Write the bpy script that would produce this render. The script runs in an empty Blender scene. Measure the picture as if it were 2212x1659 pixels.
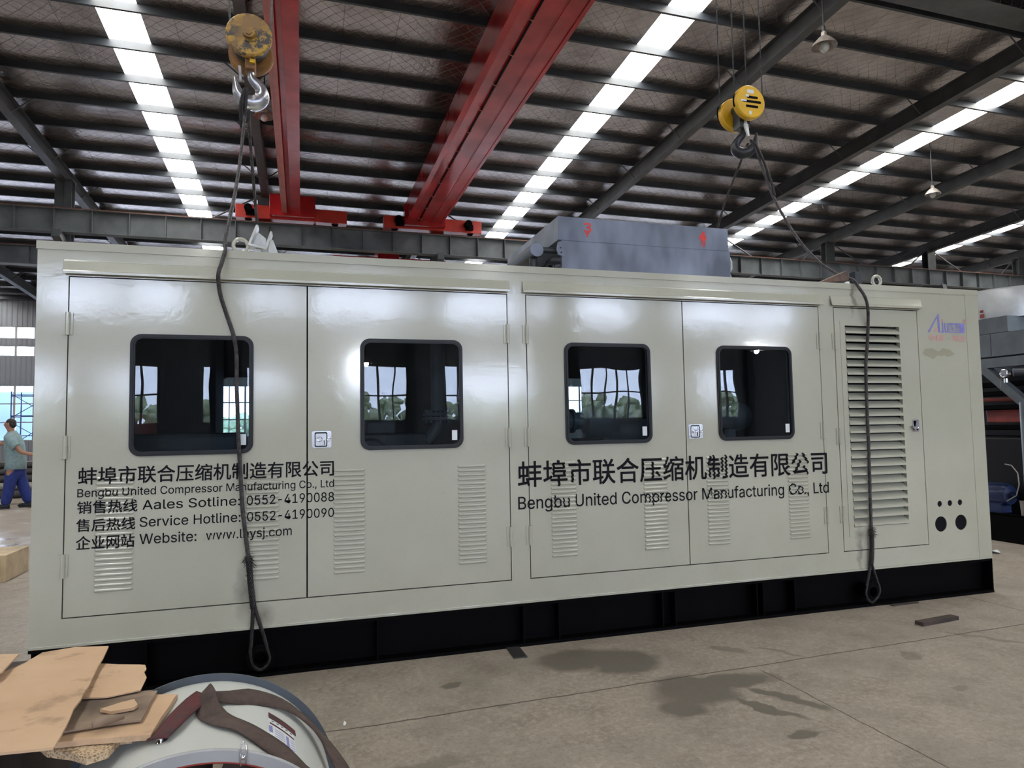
import bpy, bmesh, math, os, random
from mathutils import Vector, Matrix
random.seed(7)
scene = bpy.context.scene
COL = scene.collection
PI = math.pi

# ------------------------------------------------------------------ camera
CAM = Vector((1.5316, -4.7750, 1.5670))
yaw, pitch, roll, fpx = -0.296363, 0.0606576, -0.0175418, 1490.1
fw = Vector((-math.sin(yaw) * math.cos(pitch), math.cos(yaw) * math.cos(pitch), math.sin(pitch)))
rt = Vector((math.cos(yaw), math.sin(yaw), 0)); up = rt.cross(fw)
r2 = rt * math.cos(roll) + up * math.sin(roll); u2 = -rt * math.sin(roll) + up * math.cos(roll)
cd = bpy.data.cameras.new('camera'); cam = bpy.data.objects.new('camera', cd); COL.objects.link(cam)
M = Matrix((r2, u2, -fw)).transposed().to_4x4(); M.translation = CAM; cam.matrix_world = M
cd.sensor_fit = 'HORIZONTAL'; cd.sensor_width = 36.0; cd.lens = fpx * 36.0 / 2212.0; cd.clip_end = 600
scene.camera = cam
# ------------------------------------------------------------------ view, world, light
vs = scene.view_settings
vs.view_transform = 'Standard'; vs.look = 'None'; vs.gamma = 1; vs.use_curve_mapping = False; vs.exposure = 0.3
cy = scene.cycles
cy.max_bounces = 7; cy.diffuse_bounces = 4; cy.glossy_bounces = 5; cy.transmission_bounces = 6; cy.transparent_max_bounces = 16
cy.caustics_reflective = False; cy.caustics_refractive = False; cy.sample_clamp_indirect = 30.0; cy.use_denoising = True
SKY_STRENGTH = 16.0; SKYLIGHT_STRENGTH = 14.0; LAMP_STRENGTH = 1500.0
world = bpy.data.worlds.new('world'); scene.world = world; world.use_nodes = True
bg = world.node_tree.nodes['Background']; bg.inputs[0].default_value = (0.78, 0.82, 1.05, 1); bg.inputs[1].default_value = SKY_STRENGTH

def portal(x0, x1, z0, z1, y, face):
    l = bpy.data.lights.new('window_light', 'AREA'); l.shape = 'RECTANGLE'; l.size = x1 - x0; l.size_y = z1 - z0
    l.cycles.is_portal = True
    o = bpy.data.objects.new('window_light', l); COL.objects.link(o)
    o.location = ((x0 + x1) / 2, y, (z0 + z1) / 2); o.rotation_euler = (face * PI / 2, 0, 0)

# ------------------------------------------------------------------ material helpers
class NT:
    def __init__(s, name):
        s.m = bpy.data.materials.new(name); s.m.use_nodes = True; s.t = s.m.node_tree; s.n = s.t.nodes
        s.b = s.n['Principled BSDF']; s.out = s.n['Material Output']; s._co = None
    def link(s, a, b): s.t.links.new(a, b)
    def new(s, typ, **kw):
        nd = s.n.new(typ)
        for k, v in kw.items(): setattr(nd, k, v)
        return nd
    def co(s):
        if s._co is None: s._co = s.new('ShaderNodeNewGeometry').outputs['Position']
        return s._co
    def setv(s, sock, v):
        if hasattr(v, 'is_linked') or isinstance(v, bpy.types.NodeSocket): s.link(v, sock)
        elif isinstance(v, tuple) and len(v) == 3 and sock.type == 'RGBA': sock.default_value = (*v, 1)
        else: sock.default_value = v
    def noise(s, scale, detail=3, rough=.55, vec=None, dim='3D'):
        nd = s.new('ShaderNodeTexNoise'); nd.inputs['Scale'].default_value = scale; nd.inputs['Detail'].default_value = detail
        nd.inputs['Roughness'].default_value = rough; s.link(vec or s.co(), nd.inputs['Vector']); return nd.outputs['Fac']
    def ramp(s, v, a, b, lo=0., hi=1.):
        nd = s.new('ShaderNodeMapRange'); s.setv(nd.inputs[0], v)
        for i, x in enumerate((a, b, lo, hi)): nd.inputs[i + 1].default_value = x
        return nd.outputs[0]
    def mix(s, f, a, b, mode='MIX'):
        nd = s.new('ShaderNodeMix', data_type='RGBA', blend_type=mode); s.setv(nd.inputs[0], f); s.setv(nd.inputs[6], a); s.setv(nd.inputs[7], b)
        return nd.outputs[2]
    def math(s, op, a, b=0., c=0.):
        nd = s.new('ShaderNodeMath', operation=op); s.setv(nd.inputs[0], a); s.setv(nd.inputs[1], b); s.setv(nd.inputs[2], c); return nd.outputs[0]
    def sep(s, v=None):
        nd = s.new('ShaderNodeSeparateXYZ'); s.link(v or s.co(), nd.inputs[0]); return nd.outputs
    def mapping(s, loc=(0, 0, 0), rot=(0, 0, 0), scale=(1, 1, 1), vec=None, typ='POINT'):
        nd = s.new('ShaderNodeMapping', vector_type=typ); nd.inputs[1].default_value = loc; nd.inputs[2].default_value = rot; nd.inputs[3].default_value = scale
        s.link(vec or s.co(), nd.inputs[0]); return nd.outputs[0]
    def length(s, v):
        nd = s.new('ShaderNodeVectorMath', operation='LENGTH'); s.link(v, nd.inputs[0]); return nd.outputs['Value']
    def bump(s, h, strength=.2, dist=.01, normal=None):
        nd = s.new('ShaderNodeBump'); nd.inputs['Strength'].default_value = strength; nd.inputs['Distance'].default_value = dist
        s.link(h, nd.inputs['Height'])
        if normal is not None: s.link(normal, nd.inputs['Normal'])
        s.link(nd.outputs[0], s.b.inputs['Normal']); return nd.outputs[0]
    def base(s, c): s.setv(s.b.inputs['Base Color'], c)
    def rough(s, v): s.setv(s.b.inputs['Roughness'], v)
    def metal(s, v): s.setv(s.b.inputs['Metallic'], v)

def flat(name, c, rough=.5, metal=0., var=.12, vscale=6., bump=0., bscale=80., spec=.5):
    t = NT(name)
    n = t.noise(vscale, 4)
    d = tuple(max(0, x * (1 - var * 1.6)) for x in c); e = tuple(min(1, x * (1 + var)) for x in c)
    t.base(t.mix(t.ramp(n, .3, .7), d, e)); t.rough(rough); t.metal(metal); t.b.inputs['Specular IOR Level'].default_value = spec
    if bump: t.bump(t.noise(bscale, 2), bump, .004)
    return t.m

def rusty(name, c1, c2, lo, hi, scale=5., rough=.6, metal=0.):
    t = NT(name); n = t.noise(scale, 6, .65)
    t.base(t.mix(t.ramp(n, lo, hi), c1, c2)); t.rough(rough); t.metal(metal); t.bump(t.noise(scale * 8, 3), .25, .004); return t.m

def emit(name, c, s):
    t = NT(name); t.n.remove(t.b); e = t.new('ShaderNodeEmission'); e.inputs[0].default_value = (*c, 1); e.inputs[1].default_value = s
    t.link(e.outputs[0], t.out.inputs[0]); return t.m

def glass(name, tint=(.8, .86, .86), rough=0.0, wobble=0.0, ior=1.5):
    t = NT(name); t.n.remove(t.b)
    tr = t.new('ShaderNodeBsdfTransparent'); tr.inputs[0].default_value = (*tint, 1)
    gl = t.new('ShaderNodeBsdfGlossy'); gl.inputs['Roughness'].default_value = rough; gl.inputs[0].default_value = (1, 1, 1, 1)
    fr = t.new('ShaderNodeFresnel'); fr.inputs[0].default_value = ior
    if wobble:
        b = t.new('ShaderNodeBump'); b.inputs['Strength'].default_value = wobble; b.inputs['Distance'].default_value = .02
        t.link(t.noise(2.2, 1), b.inputs['Height']); t.link(b.outputs[0], gl.inputs['Normal'])
    mx = t.new('ShaderNodeMixShader'); t.link(fr.outputs[0], mx.inputs[0]); t.link(tr.outputs[0], mx.inputs[1]); t.link(gl.outputs[0], mx.inputs[2])
    t.link(mx.outputs[0], t.out.inputs[0]); return t.m

# ------------------------------------------------------------------ materials
MT = {}
def paint_material():
    t = NT('pebble_grey_gloss_paint')
    n = t.noise(1.3, 4); fine = t.noise(30, 3)
    c = t.mix(t.ramp(n, .35, .7), (.415, .41, .33), (.455, .45, .37))
    c = t.mix(t.math('MULTIPLY', t.ramp(fine, .55, .75), .25), c, (.37, .36, .28))
    X, Y, Z = t.sep()
    # grime towards the sill of the enclosure and where the wire ropes rub
    g = t.math('MULTIPLY', t.ramp(Z, 1.0, .35), t.ramp(t.noise(3.5, 4, .5), .35, .75))
    c = t.mix(t.math('MULTIPLY', g, .16), c, (.25, .23, .18))
    warp = t.new('ShaderNodeVectorMath', operation='ADD')
    wn = t.new('ShaderNodeTexNoise'); wn.inputs['Scale'].default_value = 14; t.link(t.co(), wn.inputs['Vector'])
    ws = t.new('ShaderNodeVectorMath', operation='SCALE'); ws.inputs['Scale'].default_value = .07; t.link(wn.outputs['Color'], ws.inputs[0])
    t.link(t.co(), warp.inputs[0]); t.link(ws.outputs[0], warp.inputs[1])
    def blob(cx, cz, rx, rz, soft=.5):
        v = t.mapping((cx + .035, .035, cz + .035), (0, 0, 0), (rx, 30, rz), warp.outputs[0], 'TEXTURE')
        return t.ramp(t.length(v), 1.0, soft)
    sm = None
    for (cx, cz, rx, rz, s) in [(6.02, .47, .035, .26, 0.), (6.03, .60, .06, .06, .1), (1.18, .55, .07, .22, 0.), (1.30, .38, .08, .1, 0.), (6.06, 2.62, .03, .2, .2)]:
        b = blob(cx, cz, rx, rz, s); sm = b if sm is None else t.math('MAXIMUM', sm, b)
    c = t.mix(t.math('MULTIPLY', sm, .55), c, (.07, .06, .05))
    patch = t.math('MAXIMUM', blob(6.90, 2.15, .11, .045, .8), blob(7.06, 2.155, .14, .035, .8))
    c = t.mix(t.math('MULTIPLY', patch, .9), c, (.29, .28, .20))  # matte patch; its contrast with the reflection around it is put into the colour
    t.base(c)
    t.rough(t.math('ADD', t.math('ADD', .12, t.math('MULTIPLY', g, .03)), t.math('MULTIPLY', patch, .45)))
    t.b.inputs['Specular IOR Level'].default_value = .3
    t.setv(t.b.inputs['Coat Weight'], t.math('SUBTRACT', 1., patch)); t.b.inputs['Coat IOR'].default_value = 1.50
    t.setv(t.b.inputs['Coat Roughness'], t.math('ADD', t.math('ADD', .11, t.math('MULTIPLY', g, .1)), t.math('MULTIPLY', patch, .5)))
    h = t.math('ADD', t.math('MULTIPLY', t.noise(62, 2, .5), .0085), t.math('MULTIPLY', t.noise(1.5, 1), .16))
    h = t.math('ADD', h, t.math('MULTIPLY', t.math('POWER', t.noise(7, 3), 4.), .09))
    nb = t.bump(h, .30, .05); t.link(nb, t.b.inputs['Coat Normal'])
    return t.m
MT['paint'] = paint_material()

def floor_material():
    t = NT('worn_concrete')
    big = t.noise(.55, 4); mid = t.noise(3.2, 6, .62); fine = t.noise(26, 6, .7)
    c = t.mix(t.ramp(big, .3, .7), (.255, .21, .168), (.33, .285, .235))
    c = t.mix(t.math('MULTIPLY', t.ramp(mid, .46, .66), .62), c, (.17, .138, .105))
    c = t.mix(t.math('MULTIPLY', t.ramp(fine, .45, .62), .6), c, (.42, .37, .31))
    c = t.mix(t.math('MULTIPLY', t.ramp(t.noise(48, 4, .75), .52, .68), .55), c, (.12, .1, .08))
    wn = t.new('ShaderNodeTexNoise'); wn.inputs['Scale'].default_value = 5; wn.inputs['Detail'].default_value = 4; t.link(t.co(), wn.inputs['Vector'])
    ws = t.new('ShaderNodeVectorMath', operation='SCALE'); ws.inputs['Scale'].default_value = .22; t.link(wn.outputs['Color'], ws.inputs[0])
    ad = t.new('ShaderNodeVectorMath', operation='ADD'); t.link(t.co(), ad.inputs[0]); t.link(ws.outputs[0], ad.inputs[1])
    stains = [(3.28, -.38, .30, .22, .3), (3.55, -.50, .27, .26, -.3), (3.75, -1.1, .30, .25, .2), (4.0, -1.05, .30, .14, .1), (4.17, -1.38, .26, .07, -1.05),
              (3.97, -1.45, .28, .045, -1.1), (3.55, -1.32, .16, .14, 0), (2.40, -.54, .075, .055, 0), (3.94, -1.79, .09, .055, 0), (4.23, -1.06, .13, .10, -.6),
              (2.62, -.93, .05, .03, 0), (4.65, -.72, .17, .03, -1.0), (5.4, -1.05, .10, .07, 0), (5.2, -1.6, .06, .035, 0), (4.35, -.55, .15, .07, -.7), (6.2, -.95, .3, .04, -.9), (5.9, -2.1, .4, .1, -.3), (2.1, -1.5, .25, .08, .2)]
    m = None
    for i, (x, y, rx, ry, a) in enumerate(stains):
        v = t.mapping((x + .11, y + .11, .11), (0, 0, a), (rx, ry, 50), ad.outputs[0], 'TEXTURE')
        f = t.math('MULTIPLY', t.ramp(t.length(v), 1.05, .72), 1.0 if i < 9 else .6)
        m = f if m is None else t.math('MAXIMUM', m, f)
    c = t.mix(t.math('MULTIPLY', m, .80), c, (.082, .072, .055))
    c = t.mix(t.math('MULTIPLY', t.ramp(t.noise(1.1, 6, .7), .46, .66), .5), c, (.135, .112, .09))
    X, Y, Z = t.sep()
    wob = t.math('MULTIPLY', t.math('SUBTRACT', t.noise(2.5, 5, .7), .5), .05)
    yj = t.math('ADD', t.math('SUBTRACT', Y, t.math('MULTIPLY', X, .034)), wob)
    def line(v, pos, w): return t.ramp(t.math('ABSOLUTE', t.math('SUBTRACT', v, pos)), w, w * .4)
    j = line(yj, -1.03, .009)
    j = t.math('MAXIMUM', j, line(yj, 4.15, .012)); j = t.math('MAXIMUM', j, line(yj, 8.2, .02))
    j2 = t.math('MULTIPLY', line(t.math('ADD', X, wob), 4.31, .006), t.ramp(Y, -.9, -1.0))
    j = t.math('MAXIMUM', j, j2); j = t.math('MAXIMUM', j, line(t.math('ADD', X, wob), 7.12, .006))
    c = t.mix(t.math('MULTIPLY', j, .9), c, (.05, .04, .033))
    t.base(c)
    wet = t.ramp(t.noise(.9, 3), .5, .62)
    far = t.math('MULTIPLY', wet, t.ramp(Y, 4, 7))
    t.rough(t.math('SUBTRACT', t.ramp(fine, .3, .7, .55, .75), t.math('MULTIPLY', far, .45)))
    t.bump(t.math('ADD', t.math('ADD', t.math('MULTIPLY', fine, .4), mid), t.math('MULTIPLY', j, -1.)), .25, .008)
    return t.m
MT['floor'] = floor_material()

def ceiling_material():
    t = NT('wire_netted_foil_insulation')
    X, Y, Z = t.sep()
    wn = t.math('MULTIPLY', t.math('SUBTRACT', t.noise(1.1, 4), .5), .9)
    def lines(k, sgn, w):
        v = t.math('ADD', t.math('MULTIPLY', t.math('ADD', t.math('MULTIPLY', X, sgn), Y), k), wn)
        f = t.math('ABSOLUTE', t.math('SUBTRACT', t.math('FRACT', v), .5))
        return t.ramp(f, .5 - w, .5)
    net = t.math('MAXIMUM', lines(3.1, 1., .03), lines(3.1, -1., .03))
    fx = t.math('ABSOLUTE', t.math('SUBTRACT', t.math('FRACT', t.math('MULTIPLY', X, .82)), .5))
    seam = t.ramp(fx, .488, .5)
    n1 = t.noise(1.1, 4); n2 = t.noise(9, 4, .6)
    c = t.mix(t.ramp(n1, .3, .7), (.30, .275, .27), (.50, .47, .465))
    c = t.mix(t.math('MULTIPLY', t.ramp(n2, .45, .75), .22), c, (.20, .18, .175))
    c = t.mix(t.math('MULTIPLY', t.math('MULTIPLY', net, t.ramp(t.noise(2.3, 3), .35, .65)), .40), c, (.17, .15, .14)); c = t.mix(t.math('MULTIPLY', seam, .7), c, (.07, .06, .055))
    t.base(c); t.metal(.85); t.rough(t.ramp(n2, .3, .8, .15, .28))
    h = t.math('ADD', t.math('MULTIPLY', net, -.07), t.math('ADD', t.math('MULTIPLY', n2, .16), t.math('MULTIPLY', n1, .55)))
    h = t.math('ADD', h, t.math('MULTIPLY', t.noise(34, 3, .6), .04))
    t.bump(h, .75, .06)
    return t.m
MT['ceiling'] = ceiling_material()
MT['steel'] = flat('grey_primed_steel', (.085, .095, .105), .5, 0, .2, 2.0, .1, 40)
MT['steel_dark'] = flat('dark_primed_steel', (.065, .07, .076), .5, 0, .2, 2.0)
MT['purlin'] = flat('dark_purlin_paint', (.036, .042, .052), .45, 0, .2, 2.0)
MT['runway'] = flat('grey_runway_beam_paint', (.15, .165, .175), .55, 0, .25, 1.2)
MT['rail'] = rusty('rusty_crane_rail', (.14, .06, .045), (.25, .10, .07), .4, .6, 6)
MT['crane_red'] = flat('crane_red_paint', (.50, .026, .032), .18, 0, .25, .9, .05, 30)
MT['crane_bright'] = flat('bright_red_paint', (.62, .045, .03), .4, 0, .15, 1.5)
MT['crane_pale'] = flat('skylit_red_flange_paint', (.55, .16, .14), .4, 0, .15, 1.5)  # paler copy of the red: skylight on the flange strips put into the colour
MT['black'] = flat('black_paint', (.0012, .0012, .0016), .55, 0, .3, 4.0, .1, 30, .06)
MT['black_rubber'] = flat('black_rubber', (.006, .0065, .009), .42, 0, .2, 5.0, spec=.3)
MT['dark'] = flat('dark_machine_paint', (.022, .026, .034), .45, 0, .3, 3.0)
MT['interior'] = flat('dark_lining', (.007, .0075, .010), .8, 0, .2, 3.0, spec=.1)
MT['machine_grey'] = flat('machine_grey_paint', (.14, .165, .19), .38, 0, .15, 4.0)
MT['letter'] = flat('black_lettering', (.009, .009, .012), .75, 0, .2, 30., spec=.1)
MT['logo_blue'] = flat('violet_blue_lettering', (.20, .19, .52), .35, 0, .1, 30.)
MT['logo_red'] = flat('red_lettering', (.62, .24, .23), .4, 0, .1, 30.)
MT['red_paint'] = flat('red_marking_paint', (.65, .02, .015), .4, 0, .1, 30.)
MT['chrome'] = flat('chrome', (.75, .75, .80), .16, 1.0, .1, 8.)
MT['cooler'] = None
t = NT('patchy_blue_grey_paint'); n = t.noise(2.2, 3); 
t.base(t.mix(t.ramp(t.noise(1.8, 3, .5, t.mapping(scale=(1.6, 1, .7))), .36, .62), (.075, .09, .13), (.21, .24, .33))); t.rough(.42)
t.bump(t.noise(60, 2), .1, .004); MT['cooler'] = t.m
MT['white_steel'] = flat('white_painted_steel', (.62, .63, .62), .4, 0, .15, 12.)
MT['sticker'] = flat('white_sticker', (.68, .72, .74), .5, 0, .05, 20.)
MT['rope'] = rusty('greasy_wire_rope', (.022, .02, .022), (.085, .075, .077), .35, .65, 25., .45, .3)
MT['rope_dark'] = rusty('black_greased_rope', (.008, .0075, .008), (.026, .023, .025), .35, .65, 25., .5, .2)
MT['hoist_rope'] = flat('grey_hoist_rope', (.10, .105, .11), .5, .5, .3, 40.)
MT['yellow'] = flat('yellow_hook_block_paint', (.72, .42, .015), .35, 0, .1, 5.)
MT['yellow_worn'] = None
t = NT('worn_yellow_paint'); n = t.noise(16, 6, .7)
c = t.mix(t.ramp(n, .46, .54), (.055, .05, .05), (.50, .29, .05)); c = t.mix(t.ramp(t.noise(5, 4), .45, .6), c, (.26, .15, .055))
t.base(c); t.rough(.55); t.bump(t.noise(30, 3), .3, .004); MT['yellow_worn'] = t.m
MT['orange_rust'] = rusty('rusty_orange_paint', (.36, .16, .035), (.16, .085, .04), .4, .62, 9.)
MT['hook_steel'] = flat('bright_forged_steel', (.50, .51, .56), .28, .85, .25, 9., .1, 30)
MT['hook_dark'] = flat('dark_forged_steel', (.03, .032, .038), .35, .3, .3, 9., .1, 30)
MT['cardboard'] = None
t = NT('brown_cardboard'); n = t.noise(2.5, 5, .6)
c = t.mix(t.ramp(n, .3, .7), (.50, .33, .20), (.60, .42, .27)); c = t.mix(t.math('MULTIPLY', t.ramp(t.noise(6, 5, .65), .56, .74), .7), c, (.17, .11, .07)); t.base(c); t.rough(.85)
t.bump(t.noise(14, 3), .15, .01); MT['cardboard'] = t.m
MT['cardboard_grey'] = flat('soiled_cardboard', (.24, .175, .125), .9, 0, .35, 7., .2, 30)
t = NT('honeycomb_card'); v = t.new('ShaderNodeTexVoronoi', feature='DISTANCE_TO_EDGE'); v.inputs['Scale'].default_value = 120; t.link(t.co(), v.inputs['Vector'])
t.base(t.mix(t.ramp(v.outputs['Distance'], .05, .3), (.62, .47, .30), (.30, .2, .12))); t.rough(.9); t.bump(v.outputs['Distance'], .6, .01); MT['honeycomb'] = t.m
MT['fan_white'] = flat('pale_grey_fan_enamel', (.58, .60, .575), .32, 0, .05, 3., .05, 120)
MT['fan_flange'] = flat('galvanised_flange', (.075, .088, .11), .42, .1, .12, 6.)
MT['fan_ring'] = flat('light_grey_ring_paint', (.34, .345, .35), .35, 0, .1, 6., .08, 90)
MT['strap'] = rusty('dirty_brown_webbing', (.045, .03, .025), (.095, .065, .055), .35, .65, 12., .9)
MT['strap_red'] = rusty('maroon_webbing', (.10, .022, .024), (.06, .03, .03), .4, .6, 12., .9)
MT['guard'] = flat('red_guard_wire', (.33, .035, .02), .4)
MT['wood_pale'] = flat('pale_plywood', (.50, .38, .22), .7, 0, .2, 5.)
MT['wood_dark'] = flat('dark_timber', (.05, .035, .03), .8, 0, .3, 6., .2, 30)
MT['blue_motor'] = flat('blue_motor_paint', (.012, .028, .10), .35, 0, .2, 6.)
MT['silver'] = flat('galvanised_sheet', (.52, .55, .58), .33, .6, .1, 5.)
MT['red_cover'] = flat('faded_red_cover', (.30, .05, .04), .5, 0, .2, 6.)
MT['wall'] = None
t = NT('ribbed_grey_wall_sheet'); X, Y, Z = t.sep()
rib = t.ramp(t.math('ABSOLUTE', t.math('SUBTRACT', t.math('FRACT', t.math('MULTIPLY', X, 4.)), .5)), .3, .45)
t.base(t.mix(t.math('MULTIPLY', rib, .3), (.26, .27, .30), (.17, .18, .20))); t.rough(.5); t.bump(rib, .6, .03); MT['wall'] = t.m
MT['window_frame'] = flat('pale_window_frame', (.45, .45, .47), .5)
MT['pane'] = glass('window_pane', (.93, .97, .98))
MT['door_glass'] = glass('tinted_door_glass', (.66, .72, .75), 0.0, .06, 1.38)
MT['skylight'] = emit('daylit_translucent_sheet', (1.0, .985, .93), SKYLIGHT_STRENGTH)
MT['lamp_on'] = emit('lit_lamp', (.85, .93, 1.0), LAMP_STRENGTH)
MT['skin'] = flat('skin', (.40, .20, .13), .5, 0, .1, 12.)
MT['hair'] = flat('black_hair', (.02, .017, .016), .6)
MT['shirt'] = flat('pale_blue_shirt', (.26, .37, .39), .85, 0, .12, 20.)
MT['trousers'] = flat('blue_work_trousers', (.018, .035, .19), .85, 0, .15, 10.)
MT['shoe'] = flat('black_shoes', (.012, .013, .018), .6)
MT['scaffold'] = flat('blue_scaffold_tube', (.06, .10, .32), .4)
MT['tube_pale'] = flat('pale_steel_tube', (.30, .28, .25), .5, .2, .2, 6.)
MT['tube_dark'] = flat('dark_steel_tube', (.05, .045, .045), .5, .2, .2, 6.)
MT['lamp_shade'] = flat('dusty_enamel_shade', (.33, .29, .26), .4, .3, .25, 15.)
MT['ground'] = flat('outdoor_paving', (.35, .34, .32), .9, 0, .15, .3)
t = NT('hedge_leaves'); n = t.noise(3.5, 6, .7); t.base(t.mix(t.ramp(n, .35, .65), (.34, .44, .22), (.62, .68, .46))); t.rough(.7); t.bump(n, 1., .2); MT['leaf'] = t.m
MT['white_render'] = flat('blue_rendered_wall', (.062, .108, .140), .8, 0, .2, .15)
MT['rust_plate'] = rusty('rusty_plate', (.16, .085, .05), (.07, .045, .035), .4, .6, 9.)

# ------------------------------------------------------------------ mesh helpers
WL = {}
class MB:
    def __init__(s): s.bm = bmesh.new(); s.mi = 0
    def face(s, vs_):
        try:
            f = s.bm.faces.new(vs_); f.material_index = s.mi; return f
        except ValueError: return None
    def hexa(s, p):            # 8 points: bottom ring, top ring
        v = [s.bm.verts.new(q) for q in p]
        for idx in ((3, 2, 1, 0), (4, 5, 6, 7), (0, 1, 5, 4), (1, 2, 6, 5), (2, 3, 7, 6), (3, 0, 4, 7)): s.face([v[i] for i in idx])
    def box(s, x0, x1, y0, y1, z0, z1):
        s.hexa([(x0, y0, z0), (x1, y0, z0), (x1, y1, z0), (x0, y1, z0), (x0, y0, z1), (x1, y0, z1), (x1, y1, z1), (x0, y1, z1)])
    def loop2(s, a, b, close=True):
        n = len(a)
        for i in range(n if close else n - 1): s.face([a[i], a[(i + 1) % n], b[(i + 1) % n], b[i]])
    def sweep(s, poly, pts_u):  # poly of 2D, list of functions -> rings
        pass
    def beam(s, p0, p1, prof, upv=(0, 0, 1)):
        """extrude closed 2D profiles (list of polygons in (side, up)) from p0 to p1"""
        p0 = Vector(p0); p1 = Vector(p1); d = (p1 - p0).normalized(); side = d.cross(Vector(upv)).normalized(); u = side.cross(d)
        for poly in prof:
            a = [s.bm.verts.new(p0 + side * x + u * y) for x, y in poly]; b = [s.bm.verts.new(p1 + side * x + u * y) for x, y in poly]
            s.loop2(a, b); s.face(a[::-1]); s.face(b)
    def tube(s, pts, r, n=10, cap=True, close=False):
        pts = [Vector(p) for p in pts]; rr = r if isinstance(r, (list, tuple)) else [r] * len(pts)
        rings = []; nrm = None; N = len(pts)
        for i, p in enumerate(pts):
            if close: d = (pts[(i + 1) % N] - pts[i - 1])
            else: d = (pts[min(i + 1, N - 1)] - pts[max(i - 1, 0)])
            d.normalize()
            if nrm is None:
                nrm = d.orthogonal().normalized()
            nrm = (nrm - d * nrm.dot(d)); nrm.normalize(); bn = d.cross(nrm)
            rings.append([s.bm.verts.new(p + (nrm * math.cos(2 * PI * k / n) + bn * math.sin(2 * PI * k / n)) * rr[i]) for k in range(n)])
        for a, b in zip(rings, rings[1:]): s.loop2(a, b)
        if close: s.loop2(rings[-1], rings[0])
        elif cap: s.face(rings[0][::-1]); s.face(rings[-1])
    def cyl(s, p0, p1, r, n=24, r1=None): s.tube([p0, p1], [r, r if r1 is None else r1], n)
    def lathe(s, prof, axis_p, axis_d, n=48, cap=False):
        """prof: list of (radius, along)"""
        ap = Vector(axis_p); d = Vector(axis_d).normalized(); e = d.orthogonal().normalized(); f = d.cross(e); rings = []
        for r, h in prof: rings.append([s.bm.verts.new(ap + d * h + (e * math.cos(2 * PI * k / n) + f * math.sin(2 * PI * k / n)) * max(r, 1e-4)) for k in range(n)])
        for a, b in zip(rings, rings[1:]): s.loop2(a, b)
        if cap: s.face(rings[0][::-1]); s.face(rings[-1])
    def ball(s, c, r, sx=1, sy=1, sz=1, seg=16, rings=10):
        m = Matrix.Translation(c) @ Matrix.Diagonal((sx, sy, sz, 1))
        res = bmesh.ops.create_uvsphere(s.bm, u_segments=seg, v_segments=rings, radius=r, matrix=m)
        for v in res['verts']:
            for f in v.link_faces: f.material_index = s.mi
    def torus(s, c, R, r, axis=(0, 1, 0), n=28, m=10, a0=0, a1=2 * PI):
        ax = Vector(axis).normalized(); e = ax.orthogonal().normalized(); f = ax.cross(e); c = Vector(c)
        full = abs(a1 - a0 - 2 * PI) < 1e-6
        pts = [c + (e * math.cos(a0 + (a1 - a0) * k / n) + f * math.sin(a0 + (a1 - a0) * k / n)) * R for k in range(n if full else n + 1)]
        s.tube(pts, r, m, True, full)
    def plate(s, outer, holes, f3, depth):
        """flat plate with holes. loops are 2D; f3(u,v)->Vector on the front; depth = offset vector to the back"""
        b2 = bmesh.new(); 
        for lp in [outer] + holes:
            v = [b2.verts.new((u, w, 0)) for u, w in lp]
            for i in range(len(v)): b2.edges.new((v[i], v[(i + 1) % len(v)]))
        bmesh.ops.triangle_fill(b2, use_beauty=True, use_dissolve=False, edges=b2.edges[:], normal=(0, 0, 1))
        b2.verts.index_update(); dv = Vector(depth)
        P = [v.co.copy() for v in b2.verts]
        A = [s.bm.verts.new(f3(p.x, p.y)) for p in P]; B = [s.bm.verts.new(f3(p.x, p.y) + dv) for p in P]
        for f in b2.faces:
            ids = [v.index for v in f.verts]; s.face([A[i] for i in ids]); s.face([B[i] for i in ids[::-1]])
        k = 0
        for lp in [outer] + holes:
            n = len(lp); s.loop2([A[k + i] for i in range(n)], [B[k + i] for i in range(n)]); k += n
        b2.free()

def rrect(x0, x1, z0, z1, r, n=6):
    out = []
    for cx, cz, a in ((x1 - r, z1 - r, 0), (x0 + r, z1 - r, PI / 2), (x0 + r, z0 + r, PI), (x1 - r, z0 + r, 3 * PI / 2)):
        for k in range(n + 1):
            t_ = a + PI / 2 * k / n; out.append((cx + r * math.cos(t_), cz + r * math.sin(t_)))
    return out
def rect(x0, x1, z0, z1): return [(x1, z1), (x0, z1), (x0, z0), (x1, z0)]
def circle(cx, cz, r, n=28): return [(cx + r * math.cos(2 * PI * k / n), cz + r * math.sin(2 * PI * k / n)) for k in range(n)]

def obj(name, mb, mats, parent=None, smooth=False, bevel=0.0, auto=None):
    bm = mb.bm if isinstance(mb, MB) else mb
    bmesh.ops.recalc_face_normals(bm, faces=bm.faces[:])
    me = bpy.data.meshes.new(name); bm.to_mesh(me); bm.free()
    for m in (mats if isinstance(mats, (list, tuple)) else [mats]): me.materials.append(MT[m])
    o = bpy.data.objects.new(name, me); COL.objects.link(o)
    if parent is not None:
        L = WL[parent.name]; me.transform(Matrix.Translation(-L)); o.parent = parent; WL[o.name] = L
    else: WL[o.name] = Vector((0, 0, 0))
    if smooth:
        for p in me.polygons: p.use_smooth = True
        if auto: me.set_sharp_from_angle(angle=math.radians(auto))
    if bevel:
        md = o.modifiers.new('edge', 'BEVEL'); md.width = bevel; md.segments = 2; md.limit_method = 'ANGLE'; md.angle_limit = math.radians(50)
    return o
def tag(o, label, cat, group=None, kind=None):
    o['label'] = label; o['category'] = cat
    if group: o['group'] = group
    if kind: o['kind'] = kind
    return o
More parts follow.
